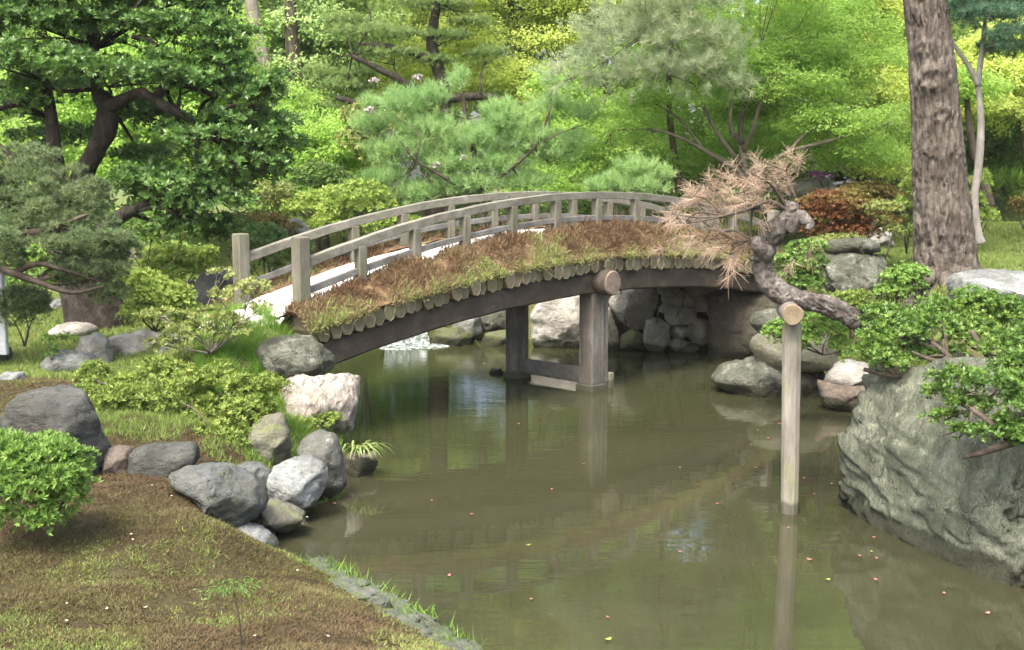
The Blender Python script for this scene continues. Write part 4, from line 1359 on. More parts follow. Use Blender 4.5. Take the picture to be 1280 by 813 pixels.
# knots and branch scars on the side towards the pond
for (px, py, ra, hh) in ((1138, 12, .16, .05), (1158, 60, .13, .075), (1170, 98, .20, .06), (1150, 104, .07, .05), (1178, 142, .13, .05), (1190, 185, .09, .03), (1144, 205, .10, .035)):
    kc = P(px, py, BT - .33)
    d = np.linalg.norm((V - kc) * np.array((1, .6, 1.15)), axis=1) / ra
    ax = P(1170, py, BT)
    o = V - ax
    o[:, 2] = 0
    o = nrm(o)
    wob = 1 + .5 * fbm(V * 14, 3, 5)
    V = V + o * (1.5 * hh * wob * (np.exp(-d ** 2 * 1.3) - 1.05 * np.exp(-(d / .40) ** 2)))[:, None]
root = thing('pine_tree', 'massive old pine trunk with furrowed bark and knots on the right bank', 'tree', base)
part('trunk', V, f, B_BIG, root, smooth=True)
rg = np.random.default_rng(3)
for kk in range(7):
    an = -.9 + kk * .55
    d = np.array((cos(an), -sin(an) * .8, 0))
    s = base + d * .30 + ZX * .12
    Vr, fr = tube([s, base + d * .62 + ZX * .03, base + d * (1.0 + .2 * rg.random()) - ZX * .12], [.14, .085, .02], 10, 14, .25, 6, kk)
    part('root', Vr, fr, B_BIG, root, smooth=True)
tp = pts[-1]
cp = np.array([(tp[0] + rg.normal() * 1.6, tp[1] + rg.normal() * 1.4 + .4, tp[2] + rg.uniform(-1.2, 1.6), 1.1, 1.0, .28) for _ in range(12)])
V, f, t = tufts(cp, .16, .012, 2.2, 22, 8, .6)
part('crown', V, f, N_TOP, root, tint=t)
V, f = join(auto_twigs(cp, [pts[-1], pts[-2]], 4, .05))
part('branches', V, f, B_BROWN, root, smooth=True)

# twisted old pine limb with dead needles, resting on a log prop
TW = 8.85
base = on_ground(1225, TW)
def limb_bark(C, a, r):
    n, m = len(C), len(a)
    s_ = np.concatenate([[0], np.cumsum(np.linalg.norm(np.diff(C, axis=0), axis=1))])
    ss_ = np.repeat(s_[:, None], m, 1)
    aa = np.repeat(a[None], n, 0) + .9 * np.sin(ss_ * 5)
    q = np.stack([np.cos(aa) * 1.5, np.sin(aa) * 1.5, ss_ * 4.5], -1).reshape(-1, 3)
    q = q + .3 * np.stack([vnoise(q * 2, 1), vnoise(q * 2, 2), vnoise(q * 2, 3)], -1)
    rid = np.clip(np.abs(fbm(q * 1.7, 3, 61)) * 3.0, 0, 1) ** .7
    return (.020 * (rid - .75) + .020 * fbm(q * .6, 2, 71) + .006 * fbm(q * 5, 2, 81)).reshape(n, m)


_p = [(1250, 500, TW + .1), (1215, 462, TW + .1), (1150, 432, TW + .05), (1085, 408, TW), (1046, 388, TW - .03), (1010, 377, TW - .05), (985, 372, TW - .05), (964, 356, TW - .05), (954, 332, TW - .05), (960, 306, TW - .05), (972, 288, TW - .08), (986, 268, TW - .1), (990, 252, TW - .1)]
tw = [tube([P(*p) for p in _p], np.array([15, 14, 12, 10.5, 11.5, 13, 14, 14, 13, 13, 16, 12, 7]) * .9 * TW / F, 44, 260, bark=limb_bark),
      limb([(984, 285, TW - .1), (1000, 272, TW - .15), (1012, 280, TW - .2), (1010, 288, TW - .22)], [11, 10, 7, 4], 14, .3, 3, 9, 24),
      limb([(958, 318, TW - .1), (946, 308, TW - .18), (948, 296, TW - .2)], [10, 8, 4], 9, .3, 4, 9, 10),
      limb([(958, 325, TW - .05), (945, 322, TW - .12), (938, 324, TW - .15)], [7, 5, 3], 8, .3, 5, 9, 8)]


def gnarl(V, seed, amp):
    q = V * 6
    rid = 1 - 2 * np.clip(np.abs(fbm(q * 2.2, 3, seed)) * 2.5, 0, 1) + .5 * fbm(q * 5, 2, seed + 7)
    rid = -rid
    return V + amp * np.stack([fbm(q, 3, seed), fbm(q + 9, 3, seed + 1), fbm(q + 19, 3, seed + 2)], -1) + np.array((0, -1, .4)) * rid[:, None] * amp * .6


root = thing('leaning_pine', 'gnarled bent pine limb with dead brown needles resting on the log prop', 'tree', base)
V, f = join(tw)
part('trunk', gnarl(V, 51, .005), f, B_TWIST, root, smooth=True)
tips = [(955, 232), (930, 240), (905, 255), (890, 285), (915, 305), (895, 238), (872, 255), (858, 280), (930, 222), (960, 215), (885, 300), (912, 318), (860, 245), (982, 214), (945, 250), (880, 228), (848, 290), (1000, 312), (840, 268), (935, 265)]
tw2 = []
hub = [P(986, 266, TW - .1), P(940, 262, TW - .25), P(905, 270, TW - .35), P(938, 300, TW - .2)]
tw2.append(limb([(986, 266, TW - .1), (962, 252, TW - .2), (935, 262, TW - .28), (905, 270, TW - .35), (870, 278, TW - .4)], [3.4, 2.8, 2.2, 1.7, .8], 6, .15, 1))
tw2.append(limb([(940, 262, TW - .25), (938, 285, TW - .22), (936, 318, TW - .2)], [2, 1.6, 1.2], 6, .15, 2))
tw2.append(limb([(985, 262, TW - .1), (972, 242, TW - .15), (960, 228, TW - .2), (940, 218, TW - .25)], [2.8, 2.2, 1.5, .8], 6, .15, 3))
rg = np.random.default_rng(12)
tc, td = [], []
for i, (x, y) in enumerate(tips):
    y_ = TW + .15 - .35 * rg.random()
    e = P(x, y, y_)
    h = hub[int(np.argmin([np.linalg.norm(q - e) for q in hub]))]
    tw2.append(tube([h, (h + e) / 2 + rg.normal(size=3) * .03, e], [.009, .007, .004], 5, 7))
    for _ in range(6 if i < 16 else 2):
        c = e + rg.normal(size=3) * np.array((.095, .12, .065))
        tc.append(c)
        dd = (c - h)
        td.append(nrm(dd[None])[0] + np.array((-.35, 0, .05)) + rg.normal(size=3) * .35)
        tw2.append(tube([e, c], [.003, .002], 4, 3))
V, f = join(tw2)
part('twigs', V, f, B_BROWN, root, smooth=True)
tc, td = np.array(tc), nrm(np.array(td))
kN = 44
d = nrm(td[:, None, :] * .85 + rg.normal(size=(len(tc), kN, 3)) * .75)
b = nrm(np.cross(d, rg.normal(size=d.shape)))
sc = rg.uniform(.3, 1.15, (len(tc), kN, 1)) * .125
bs = np.repeat(tc[:, None, :], kN, 1) + td[:, None, :] * rg.uniform(-.05, .05, (len(tc), kN, 1))
V = np.stack([bs - b * .0014, bs + b * .0014, bs + d * sc + b * .0009 - ZX * sc * .22, bs + d * sc - b * .0009 - ZX * sc * .22], 2).reshape(-1, 3)
part('dead_needles', V, np.arange(len(V)).reshape(-1, 4), N_DEAD, root, tint=np.clip(rg.normal(.5, .25, len(V) // 4), 0, 1))

pr = thing('log_prop', 'grey wooden post standing in the pond, propping up the twisted pine limb', 'prop', G(986.5, 640) * np.array((1, 1, 0)))
pb, ptp = G(986.5, 641), P(990, 404, 8.69)
pb = pb - (ptp - pb) * .25
V, f = tube([pb, (pb + ptp) / 2 + np.array((.003, 0, 0)), ptp], [.066, .070, .075], 10, 40, .05, 4, 3)
part('post', V, f, W_POST, pr)
c0 = P(991, 394, 8.52)
c1 = c0 + np.array((.05, .42, .0))
V, f = tube([c0, c1], [.080, .078], 22, 10, .03, 5, 6, caps=False)
cb_ = part('crossbar', V, f, B_GREY, pr, smooth=True)
ax = nrm((c1 - c0)[None])[0]
sx = nrm(np.cross(ax, ZX)[None])[0]
sz = np.cross(sx, ax)
a = np.linspace(0, 2 * pi, 22, endpoint=False)
jr = 1 + .03 * np.sin(a * 3 + 1)
r0 = c0 + sx * (np.cos(a) * .081 * jr)[:, None] + sz * (np.sin(a) * .081 * jr)[:, None] - ax * .001
r1 = c0 + sx * (np.cos(a) * .073 * jr)[:, None] + sz * (np.sin(a) * .073 * jr)[:, None] - ax * .010
V = np.vstack([r0, r1])
part('crossbar_end', V, [np.array([(i, (i + 1) % 22, 22 + (i + 1) % 22, 22 + i) for i in range(22)]), np.array([list(range(22, 44))])], W_CUT, pr).parent = cb_

shrub('mid green azalea between the twisted limb and the blocky rock', [(1000, 330, 32, 20), (985, 350, 24, 16), (1010, 312, 22, 12), (1005, 355, 26, 14)], 12.6, L_AZALEA_D, .042, .017, 7, 21, .8, 'azalea')
shrub('yellow green azalea in front of the big pine trunk', [(1125, 350, 24, 14), (1140, 345, 20, 14), (1118, 366, 22, 12), (1146, 360, 12, 12)], 12.3, L_AZALEA, .042, .018, 6, 22, .8, 'azalea')
shrub('red and green leaved azalea above the blocky rock', [(1045, 252, 42, 13), (1075, 262, 40, 12), (1035, 272, 40, 12), (1095, 278, 30, 11), (1010, 262, 26, 12), (1062, 290, 40, 10), (1020, 290, 22, 12)], 15.6, L_RED, .045, .018, 7, 23, .7, 'azalea', lumps=.4, holes=.35)
shrub('low green azalea at the foot of the red leaved one', [(1050, 302, 34, 8), (1030, 308, 24, 9), (1105, 262, 22, 10), (1118, 290, 14, 9)], 15.0, L_PALE, .04, .016, 6, 24, .8, 'azalea')
shrub('olive brown clipped mound left of the big pine trunk', [(1085, 240, 34, 11), (1105, 246, 24, 9)], 18.5, L_BROWNISH, .05, .02, 7, 25, .8)
shrub('small fresh green sapling just left of the big pine trunk', [(1140, 235, 14, 14), (1134, 262, 16, 16), (1140, 285, 14, 10), (1128, 280, 10, 8)], 15.8, L_LIME, .06, .022, 4, 26, .8, 'sapling_bush', 'bush')
shrub('loose fresh green bush just right of the big pine trunk', [(1225, 230, 12, 16), (1215, 255, 14, 16), (1232, 275, 14, 14), (1208, 285, 10, 12)], 17.5, L_LIME, .06, .022, 4, 27, .8, 'sapling_bush', 'bush')
shrub('light green azalea hanging behind the log prop', [(985, 412, 26, 13), (1015, 405, 24, 14), (968, 418, 14, 9), (1000, 425, 26, 12), (1035, 415, 22, 16), (1050, 435, 14, 14)], 11.6, L_AZALEA, .042, .016, 6.5, 28, .8, 'azalea', foot=(1040, 452, 11.9), twig=.008)
shrub('yellowish azalea under the blocky rock behind the twisted limb', [(1050, 378, 28, 11), (1080, 385, 24, 10), (1025, 382, 18, 8), (1072, 372, 18, 8)], 11.3, L_AZALEA_Y, .04, .016, 6, 29, .8, 'azalea', foot=(1065, 400, 11.7))
# the big azalea over the huge boulder, its bent stems showing
AZ = 8.3
az_pads = px_pads([(1105, 402, 40, 16, .5), (1150, 395, 42, 16, .6), (1190, 388, 40, 18, .8), (1230, 395, 44, 22, .7), (1275, 405, 40, 26, .6), (1130, 420, 46, 16, .2), (1180, 412, 48, 16, .3), (1225, 420, 40, 16, .2),
                   (1092, 440, 30, 20, .1), (1120, 455, 34, 16, 0), (1165, 445, 34, 12, .2), (1262, 440, 40, 20, -.3), (1285, 465, 34, 22, -1.0), (1200, 478, 42, 14, -1.2), (1245, 484, 44, 17, -1.4), (1180, 494, 28, 11, -1.1),
                   (1275, 510, 34, 20, -1.5), (1215, 508, 30, 11, -1.3), (1180, 522, 22, 10, -1.2), (1250, 542, 34, 12, -1.55), (1285, 545, 28, 14, -1.6), (1205, 540, 20, 8, -1.4), (1310, 430, 40, 40, .1), (1310, 500, 34, 34, -1.4)], AZ, .75)
base = on_ground(1230, AZ + .4)
aw = [limb([(1235, 500, AZ + .1), (1205, 478, AZ), (1165, 468, AZ - .05), (1120, 470, AZ - .05), (1080, 462, AZ + .1)], [7, 6, 5, 4, 3], 8, .25, 1),
      limb([(1215, 485, AZ), (1195, 465, AZ - .15), (1185, 445, AZ - .15), (1165, 428, AZ)], [6, 5, 4, 2.5], 8, .25, 2),
      limb([(1200, 472, AZ - .05), (1178, 458, AZ - .2), (1185, 448, AZ - .25), (1170, 452, AZ - .25), (1140, 440, AZ - .1)], [4, 4, 3.5, 3, 2], 7, .25, 3),
      limb([(1240, 500, AZ), (1255, 470, AZ - .2), (1230, 440, AZ - .2), (1215, 415, AZ)], [6, 5, 4, 3], 8, .25, 4),
      limb([(1320, 540, AZ - 1.5), (1270, 552, AZ - 1.55), (1230, 565, AZ - 1.5), (1205, 572, AZ - 1.4)], [7, 5, 4, 2], 7, .25, 5),
      limb([(1270, 550, AZ - 1.55), (1240, 530, AZ - 1.5), (1215, 512, AZ - 1.4), (1195, 500, AZ - 1.2)], [5, 4, 3, 2], 7, .25, 6),
      limb([(1330, 470, AZ - 1.0), (1330, 510, AZ - 1.4), (1315, 545, AZ - 1.5)], [8, 8, 7], 8, .25, 7),
      limb([(1120, 470, AZ - .05), (1105, 455, AZ - .05), (1098, 440, AZ)], [3, 2.5, 1.5], 6, .2, 8)]
aw += auto_twigs(az_pads, [P(1165, 468, AZ), P(1185, 445, AZ), P(1255, 470, AZ), P(1230, 440, AZ), P(1270, 552, AZ - 1.5), P(1215, 512, AZ - 1.4), P(1320, 540, AZ - 1.5)], 9, .011)
plant('azalea', 'large spreading azalea with crooked bare stems on top of the huge boulder', 'shrub', base,
      rosettes(np.vstack([az_pads * np.array((1, 1, 1, .85, .85, .7)), subpads(az_pads, 8, .36, 31, .4, .95)]), .036, .0145, 3.8, 8, 31, .6, .85, .4, lumps=.4, holes=.4, shell=(.6, 1.06)), L_AZALEA_D, aw, B_BROWN, 'shrubs of the garden', 'foliage', 'stems')

# slender pale tree with dark pine foliage at the top right
ST = 17.0
base = on_ground(1222, ST)
st_pads = px_pads([(1215, 10, 30, 12), (1240, 22, 40, 14, -.3), (1268, 48, 34, 13, -.4), (1250, 62, 26, 10), (1275, 8, 30, 14), (1225, -22, 50, 18), (1290, -20, 50, 20), (1200, -40, 30, 14), (1255, -60, 50, 18), (1300, 60, 26, 14, -.2)], ST, .8)
sw = [limb([(1226, 305, ST), (1222, 290, ST), (1218, 250, ST), (1224, 200, ST), (1226, 150, ST), (1223, 105, ST), (1228, 60, ST), (1232, 20, ST), (1240, -40, ST)], [7, 5.4, 4.8, 4.6, 4, 3.6, 3.2, 2.4, 1.6], 10, .12, 2),
      limb([(1223, 108, ST), (1212, 85, ST), (1192, 55, ST), (1180, 30, ST)], [4, 3, 2.5, 1.5], 7, .1, 3)]
plant('slender_pine', 'slender pale trunk topped with dark pine foliage right of the big trunk', 'tree', base, tufts(st_pads, .11, .009, 8, 26, 5, .5, .8, .8, shell=(.5, 1.05)), N_TOP,
      sw + auto_twigs(st_pads, [P(1228, 60, ST), P(1232, 20, ST), P(1240, -40, ST)], 3, .02), B_PALE)

# ------------------------------------------------------------------ trees behind the pond
BGG = 'trees behind the pond'


def scatter_pads(regions, n, rx, ry, seed, thick=.8):
    """many small layers spread through elliptical regions (cx, cy, rx, ry, Y) of the photograph"""
    rg = np.random.default_rng(seed)
    w = np.array([r[2] * r[3] for r in regions], float)
    out = []
    for i in rg.choice(len(regions), size=n, p=w / w.sum()):
        cx, cy, ax, ay, Y = regions[i]
        th, r = rg.uniform(0, 2 * pi), math.sqrt(rg.random())
        s = rg.uniform(.65, 1.3)
        yy = Y + rg.uniform(-1, 1) * ax * Y / F * .8
        out.append(px_pads([(cx + ax * r * cos(th), cy + ay * r * sin(th), rx * s, ry * s)], yy, thick)[0])
    return np.array(out)


# fresh green maple, the main one
MT = 19.0
base = on_ground(932, MT)
mp = scatter_pads([(790, 150, 65, 40, MT + .2), (760, 190, 40, 30, MT + .3), (900, 110, 90, 30, MT + 1.0), (1010, 110, 90, 50, MT + .2), (1090, 150, 50, 40, MT), (960, 50, 120, 50, MT + .3), (1040, 50, 90, 50, MT + .5), (870, 60, 90, 40, MT + 1.2), (930, -60, 170, 70, MT + .8),
                   (1040, 200, 60, 14, MT + .8), (850, 200, 50, 20, MT + 1.4), (765, 165, 40, 25, MT - .8), (820, 112, 50, 22, MT - .5), (945, 75, 60, 26, MT - .5), (1090, 150, 45, 26, MT - .6), (1020, 138, 40, 12, MT - .5), (930, 165, 110, 50, MT + 2.6)], 230, 34, 10, 4)
mw = [limb([(936, 275, MT), (933, 240, MT), (931, 215, MT), (927, 190, MT), (926, 150, MT), (936, 120, MT), (945, 90, MT), (950, 70, MT)], [8, 6, 5, 4, 3, 2.4, 1.6, .8], 9, .1, 1),
      limb([(931, 218, MT), (905, 203, MT - .3), (880, 188, MT - .5), (850, 172, MT - .6), (815, 162, MT - .7), (765, 163, MT - .8)], [4, 3.4, 2.8, 2.2, 1.5, .6], 7, .12, 2),
      limb([(928, 208, MT), (910, 185, MT - .2), (893, 160, MT - .3), (878, 130, MT - .3), (866, 105, MT - .3), (820, 90, MT - .3)], [4, 3.4, 2.8, 2.2, 1.6, .6], 7, .12, 3),
      limb([(927, 180, MT), (915, 165, MT - .4), (913, 140, MT - .5), (920, 110, MT - .5)], [3, 3, 2.5, 1.2], 6, .1, 4),
      limb([(929, 190, MT), (942, 160, MT - .3), (950, 130, MT - .4), (968, 95, MT - .5)], [4, 3, 2.5, 1.2], 6, .1, 5),
      limb([(955, 212, MT - .3), (985, 190, MT - .5), (1030, 178, MT - .6), (1075, 165, MT - .6), (1110, 155, MT - .5)], [3, 2.6, 2.1, 1.5, .6], 6, .1, 6),
      limb([(934, 228, MT), (955, 212, MT - .3)], [4, 3.5], 6),
      limb([(985, 190, MT - .5), (1010, 165, MT - .5), (1040, 148, MT - .4), (1070, 135, MT - .3)], [2.5, 2, 1.5, .8], 6, .1, 7),
      limb([(880, 188, MT - .5), (868, 172, MT - .5), (850, 150, MT - .5), (820, 130, MT - .5)], [2.5, 2, 1.5, .8], 6, .1, 8)]
roots = along([[(933, 240, MT), (926, 150, MT), (950, 60, MT)], [(931, 218, MT), (880, 188, MT - .5), (815, 162, MT - .7), (765, 163, MT - .8)], [(928, 208, MT), (893, 160, MT - .3), (866, 105, MT - .3), (820, 90, MT - .3)],
               [(915, 165, MT - .4), (920, 110, MT - .5)], [(929, 190, MT), (950, 130, MT - .4), (968, 95, MT - .5)], [(955, 212, MT - .3), (1030, 178, MT - .6), (1110, 155, MT - .5)], [(1010, 165, MT - .5), (1070, 135, MT - .3)]])
plant('maple_tree', 'fresh green maple with spreading bare limbs behind the right half of the bridge', 'tree', base, strata(mp, .058, .034, 1.7, 5, .6, .6), L_MAPLE, mw + auto_twigs(mp, roots, 2, .008, every=1, reach=1.3), B_MAPLE, BGG)

# grey green pine over it
PT = 17.6
base = on_ground(850, PT + 2.6)
gp = px_pads([(790, 60, 70, 26), (740, 85, 50, 20), (700, 100, 34, 14), (850, 50, 60, 28), (880, 90, 52, 24), (820, 95, 60, 22), (770, 105, 46, 16), (900, 60, 40, 24), (800, 20, 60, 22), (870, 10, 60, 20), (760, 40, 50, 18), (920, 110, 30, 14), (840, -30, 90, 26), (900, -60, 70, 26), (790, -90, 70, 26)], PT, .7)
gw = [limb([(850, 262, PT + 2.6), (848, 230, PT + 2.6), (842, 190, PT + 2.4), (836, 130, PT + 1.8), (838, 60, PT + .8), (845, -20, PT + .4), (850, -100, PT)], [6.5, 5.5, 5, 3.5, 3, 2, 1], 9, .1, 2)]
plant('grey_pine_tree', 'soft grey green long needled pine hanging over the fresh green maple', 'tree', base, tufts(gp, .15, .0070, 2.9, 30, 6, .3, 1.0, .75, lead=(-.2, 0, .1), shell=(.35, 1.15), lumps=.5, holes=.35, stalk=.1), N_BLUE,
      gw + auto_twigs(gp, [P(837, 100, PT + 1.3), P(838, 60, PT + .8), P(842, 20, PT + .2), P(845, -20, PT + .2)], 4, .016), B_MAPLE, BGG)

# soft young pine behind the bridge
YP = 18.2
base = on_ground(600, YP)
yp = px_pads([(505, 140, 36, 22), (470, 165, 28, 18), (540, 170, 42, 22), (500, 195, 46, 20), (590, 185, 44, 26), (640, 165, 36, 26), (625, 150, 24, 18), (690, 140, 30, 20), (670, 185, 40, 20), (560, 215, 40, 18), (620, 215, 44, 20), (690, 200, 30, 18),
              (480, 230, 30, 14), (520, 250, 40, 14), (575, 110, 9, 24), (690, 112, 12, 18), (540, 130, 24, 16), (590, 240, 50, 14), (660, 235, 36, 12), (730, 150, 20, 14), (460, 140, 14, 12), (715, 185, 26, 14)], YP, .8)
yw = [limb([(604, 290, YP), (600, 240, YP), (592, 190, YP), (582, 150, YP), (576, 90, YP)], [6, 5, 4, 3, 1], 8, .1, 1),
      limb([(600, 250, YP), (560, 225, YP - .3), (520, 200, YP - .4), (490, 165, YP - .5)], [2.4, 2, 1.4, .6], 6, .1, 2),
      limb([(600, 240, YP), (640, 210, YP - .3), (670, 180, YP - .3), (690, 130, YP - .3)], [2.4, 2, 1.4, .6], 6, .1, 3)]
plant('young_pine', 'feathery light green young pine behind the middle of the bridge railing', 'tree', base, tufts(yp, .125, .0068, 6.4, 34, 7, .9, 1.0, .62, lead=(0, 0, .45), shell=(.2, 1.05), stalk=.16, lumps=.35), N_SOFT,
      yw + auto_twigs(yp, [P(592, 190, YP), P(582, 150, YP), P(520, 200, YP - .4), P(560, 225, YP - .3), P(670, 180, YP - .3), P(640, 210, YP - .3)], 3, .014), B_BROWN, BGG)
sp_pads = px_pads([(795, 220, 30, 18), (825, 225, 18, 12), (770, 235, 24, 12), (800, 240, 34, 10), (745, 240, 20, 10)], 17.4, .8)
plant('young_pine', 'small feathery pine peeping over the railing left of the dead sprays', 'tree', on_ground(800, 17.4), tufts(sp_pads, .12, .0068, 6.5, 34, 9, .9, 1.0, .62, lead=(0, 0, .4), shell=(.2, 1.05), stalk=.14), N_SOFT,
      auto_twigs(sp_pads, [on_ground(800, 17.4)], 3, .014), B_BROWN, BGG)

# cloud pruned pine, upper middle
CP = 22.0
base = on_ground(545, CP)
cpp = px_pads([(548, 10, 48, 11), (470, 46, 58, 13), (492, 72, 46, 12), (430, 30, 30, 10), (556, 48, 36, 10), (432, 112, 36, 15), (400, 92, 22, 10), (545, 78, 26, 8), (608, 70, 26, 12), (445, 95, 30, 10), (590, 30, 30, 10), (515, -15, 60, 12), (450, -10, 40, 12), (590, -25, 50, 13), (540, -60, 60, 14), (480, -75, 40, 12), (415, 140, 34, 14), (470, 130, 26, 12)], CP, .9)
cw = [limb([(548, 320, CP), (545, 250, CP), (548, 180, CP), (556, 120, CP), (540, 60, CP), (545, 0, CP), (535, -70, CP)], [14, 12, 10, 9, 7, 5, 2], 10, .2, 1),
      limb([(556, 125, CP), (600, 120, CP - .3), (640, 127, CP - .3)], [5, 5, 3], 8, .2, 2), limb([(552, 128, CP - .1), (500, 100, CP - .4), (440, 70, CP - .5)], [6, 5, 3], 7, .2, 3), limb([(545, 75, CP), (490, 60, CP - .3), (450, 55, CP - .3)], [5, 4, 2], 7, .2, 4),
      limb([(548, 170, CP), (480, 140, CP - .3), (420, 122, CP - .4)], [6, 5, 3], 7, .2, 5)]
plant('cloud_pine', 'cloud pruned pine with flat dark tiers and yellowish candles at the upper middle', 'tree', base, tufts(cpp, .085, .0095, 8.5, 22, 11, .9, 1.0, .55, lead=(0, 0, .6), shell=(.5, 1.02), under=.2, lumps=.22), N_PINE,
      cw + auto_twigs(cpp, [P(540, 60, CP), P(545, 0, CP), P(500, 100, CP - .4), P(440, 70, CP - .5), P(480, 140, CP - .3), P(600, 118, CP - .5)], 3, .02), B_DARK, BGG)

# yellow maples further back
def maple(label, regions, n, Y, px, mat, seed, rx=36, ry=11, L=.075, W=.044, cover=1.7, trunk=8, name='maple_tree', bark=None, topy=None):
    base = on_ground(px, Y)
    pads = scatter_pads(regions, n, rx, ry, seed)
    b = P(px, 0, Y)
    ty = topy if topy is not None else min(r[1] for r in regions)
    cx = np.mean([r[0] for r in regions])
    w = [tube([base - ZX * .1, base + (P(cx, ty, Y) - base) * np.array((.25, 0, .35)), base + (P(cx, ty, Y) - base) * np.array((.6, 0, .7)), P(cx, ty, Y)], [trunk * Y / F, trunk * .75 * Y / F, trunk * .5 * Y / F, .02], 8, 16, .1, 3, seed)]
    rts = [base + (P(cx, ty, Y) - base) * np.array((q * .9, 0, q)) for q in (.35, .5, .65, .8)]
    return plant(name, label, 'tree', base, strata(pads, L, W, cover, seed, .5, .6), mat, w + auto_twigs(pads, rts, seed, .014, every=3, reach=1.6), bark or B_MAPLE, BGG)


maple('yellow green maple glowing behind the cloud pruned pine', [(620, 45, 110, 60, 24.5), (530, 105, 60, 30, 23.2), (650, 110, 60, 40, 23.6), (700, 40, 60, 50, 24.5), (600, -60, 130, 60, 25)], 150, 24.2, 690, L_MAPLE_Y, 41)
maple('yellow green maple to the left of the big pine trunk', [(1085, 120, 70, 45, 23), (1050, 170, 60, 30, 22.5), (1100, 60, 60, 60, 23.5), (1060, 10, 90, 60, 24), (1120, 200, 30, 20, 22)], 120, 23.5, 1075, L_MAPLE_Y, 42)
maple('yellow green maple to the right of the big pine trunk', [(1235, 100, 60, 30, 21.5), (1215, 130, 40, 24, 21), (1275, 125, 40, 30, 21.5), (1260, 70, 50, 40, 22), (1300, 60, 60, 60, 22)], 70, 22, 1290, L_MAPLE_Y, 43, rx=30)
maple('green maple low behind the left end of the young pine', [(745, 190, 60, 40, 21), (720, 120, 50, 40, 21.5), (700, 230, 60, 24, 20.5), (860, 200, 60, 28, 21)], 90, 21, 735, L_MAPLE, 44, rx=30)
maple('pale green tree at the upper left of the middle', [(395, 40, 50, 50, 23.4), (360, 110, 40, 36, 23.0), (440, 15, 50, 30, 23.8), (345, 20, 30, 40, 23.8), (400, -50, 110, 60, 24.5)], 130, 23.6, 405, L_PALEGREEN, 45, L=.09, W=.05, name='pale_tree')
maple('lime green tree between the old evergreen and the cloud pruned pine', [(375, 150, 40, 40, 21.5), (400, 190, 50, 34, 21), (350, 225, 50, 24, 20.5), (440, 165, 40, 36, 21.5)], 90, 21.3, 395, L_MAPLE, 46, rx=28, name='lime_tree')
maple('fresh green tree glimpsed through the limbs of the old evergreen', [(120, 230, 90, 50, 20), (40, 150, 70, 60, 20.5), (210, 190, 80, 60, 20.5), (140, 100, 130, 60, 21.5), (60, 60, 100, 60, 22), (250, 60, 80, 60, 22)], 140, 21, 130, L_MAPLE, 47, name='fresh_tree')
maple('tall yellow green maple towering over the middle of the garden', [(760, -60, 140, 80, 25), (650, -150, 160, 80, 25.5), (820, -170, 130, 80, 25), (520, -130, 110, 70, 26)], 170, 25.2, 780, L_MAPLE_Y, 48, rx=46, ry=11, L=.10, W=.055)
maple('tall green maple rising behind the fresh green one', [(1010, -80, 140, 70, 24), (1100, -140, 130, 80, 24.5), (960, -180, 130, 70, 24), (1200, -60, 90, 70, 24)], 170, 24, 1000, L_MAPLE, 49, rx=46, ry=11, L=.10, W=.055)


# two bare trunks at the upper left with dark crowns above
for (lab, pts_, seed) in (('tall leaning grey trunk at the top left of the middle', [(352, 250, 22.3), (340, 150, 22.3), (328, 80, 22.3), (316, 20, 22.3), (308, -60, 22.3)], 3), ('shorter straight brown trunk beside the leaning grey one', [(372, 250, 22.6), (372, 150, 22.6), (370, 95, 22.6), (364, 40, 22.6), (362, -60, 22.6)], 4)):
    base = on_ground(pts_[0][0], pts_[0][2])
    x = pts_[-1][0]
    pads = scatter_pads([(x, -70, 80, 30, 23.3), (x, -130, 70, 40, 23.3)], 14, 34, 12, seed)
    plant('tall_pine', lab, 'tree', base, tufts(pads, .12, .012, 6, 20, seed, .7), N_PINE, [limb(pts_, [13, 11, 10, 9, 5], 10, .12, seed)] + auto_twigs(pads, [P(*pts_[-1]), P(*pts_[-2])], seed, .03), B_GREY if seed == 3 else B_BROWN, BGG)

# shrubs and hedges between pond and trees
SG = 'shrubs behind the pond'
shrub('bright yellow green shrub behind the far railing', [(450, 245, 40, 18), (430, 262, 30, 18), (470, 262, 30, 16), (415, 280, 26, 14), (455, 285, 40, 12), (500, 280, 30, 10)], 18.0, L_LIME, .07, .026, 5.5, 61, .8, group=SG)
shrub('lime green shrub left of the pointed slate', [(375, 262, 30, 14), (395, 250, 24, 12), (345, 255, 24, 12), (400, 285, 30, 12)], 18.4, L_LIME, .06, .024, 5.5, 62, .8, group=SG)
shrub('flat topped grey green bush near the end of the old evergreen', [(335, 238, 34, 10), (320, 255, 30, 12), (345, 248, 24, 8)], 17.2, L_PALE, .05, .02, 7, 63, .8, group=SG)
shrub('dark leafy bush behind the left end posts', [(330, 300, 28, 18), (350, 318, 26, 14), (310, 320, 20, 20), (370, 310, 20, 10)], 14.6, L_GLOSSY, .06, .024, 6, 64, .8, group=SG)
shrub('yellowish clipped mound behind the left end posts', [(335, 278, 26, 9), (355, 285, 20, 7)], 15.2, L_BROWNISH, .045, .018, 7, 65, .8, group=SG)
shrub('dull green azalea mound under the lime tree', [(400, 220, 34, 16), (420, 232, 30, 14), (380, 235, 26, 12)], 19.2, L_HEDGE, .06, .024, 6, 66, .8, group=SG)
shrub('pale flowering shrub half hidden by the young pine', [(455, 150, 26, 24), (490, 165, 34, 24), (470, 190, 30, 16), (440, 175, 20, 14), (520, 185, 30, 14)], 19.8, L_PALE, .06, .024, 5, 67, .8, group=SG)
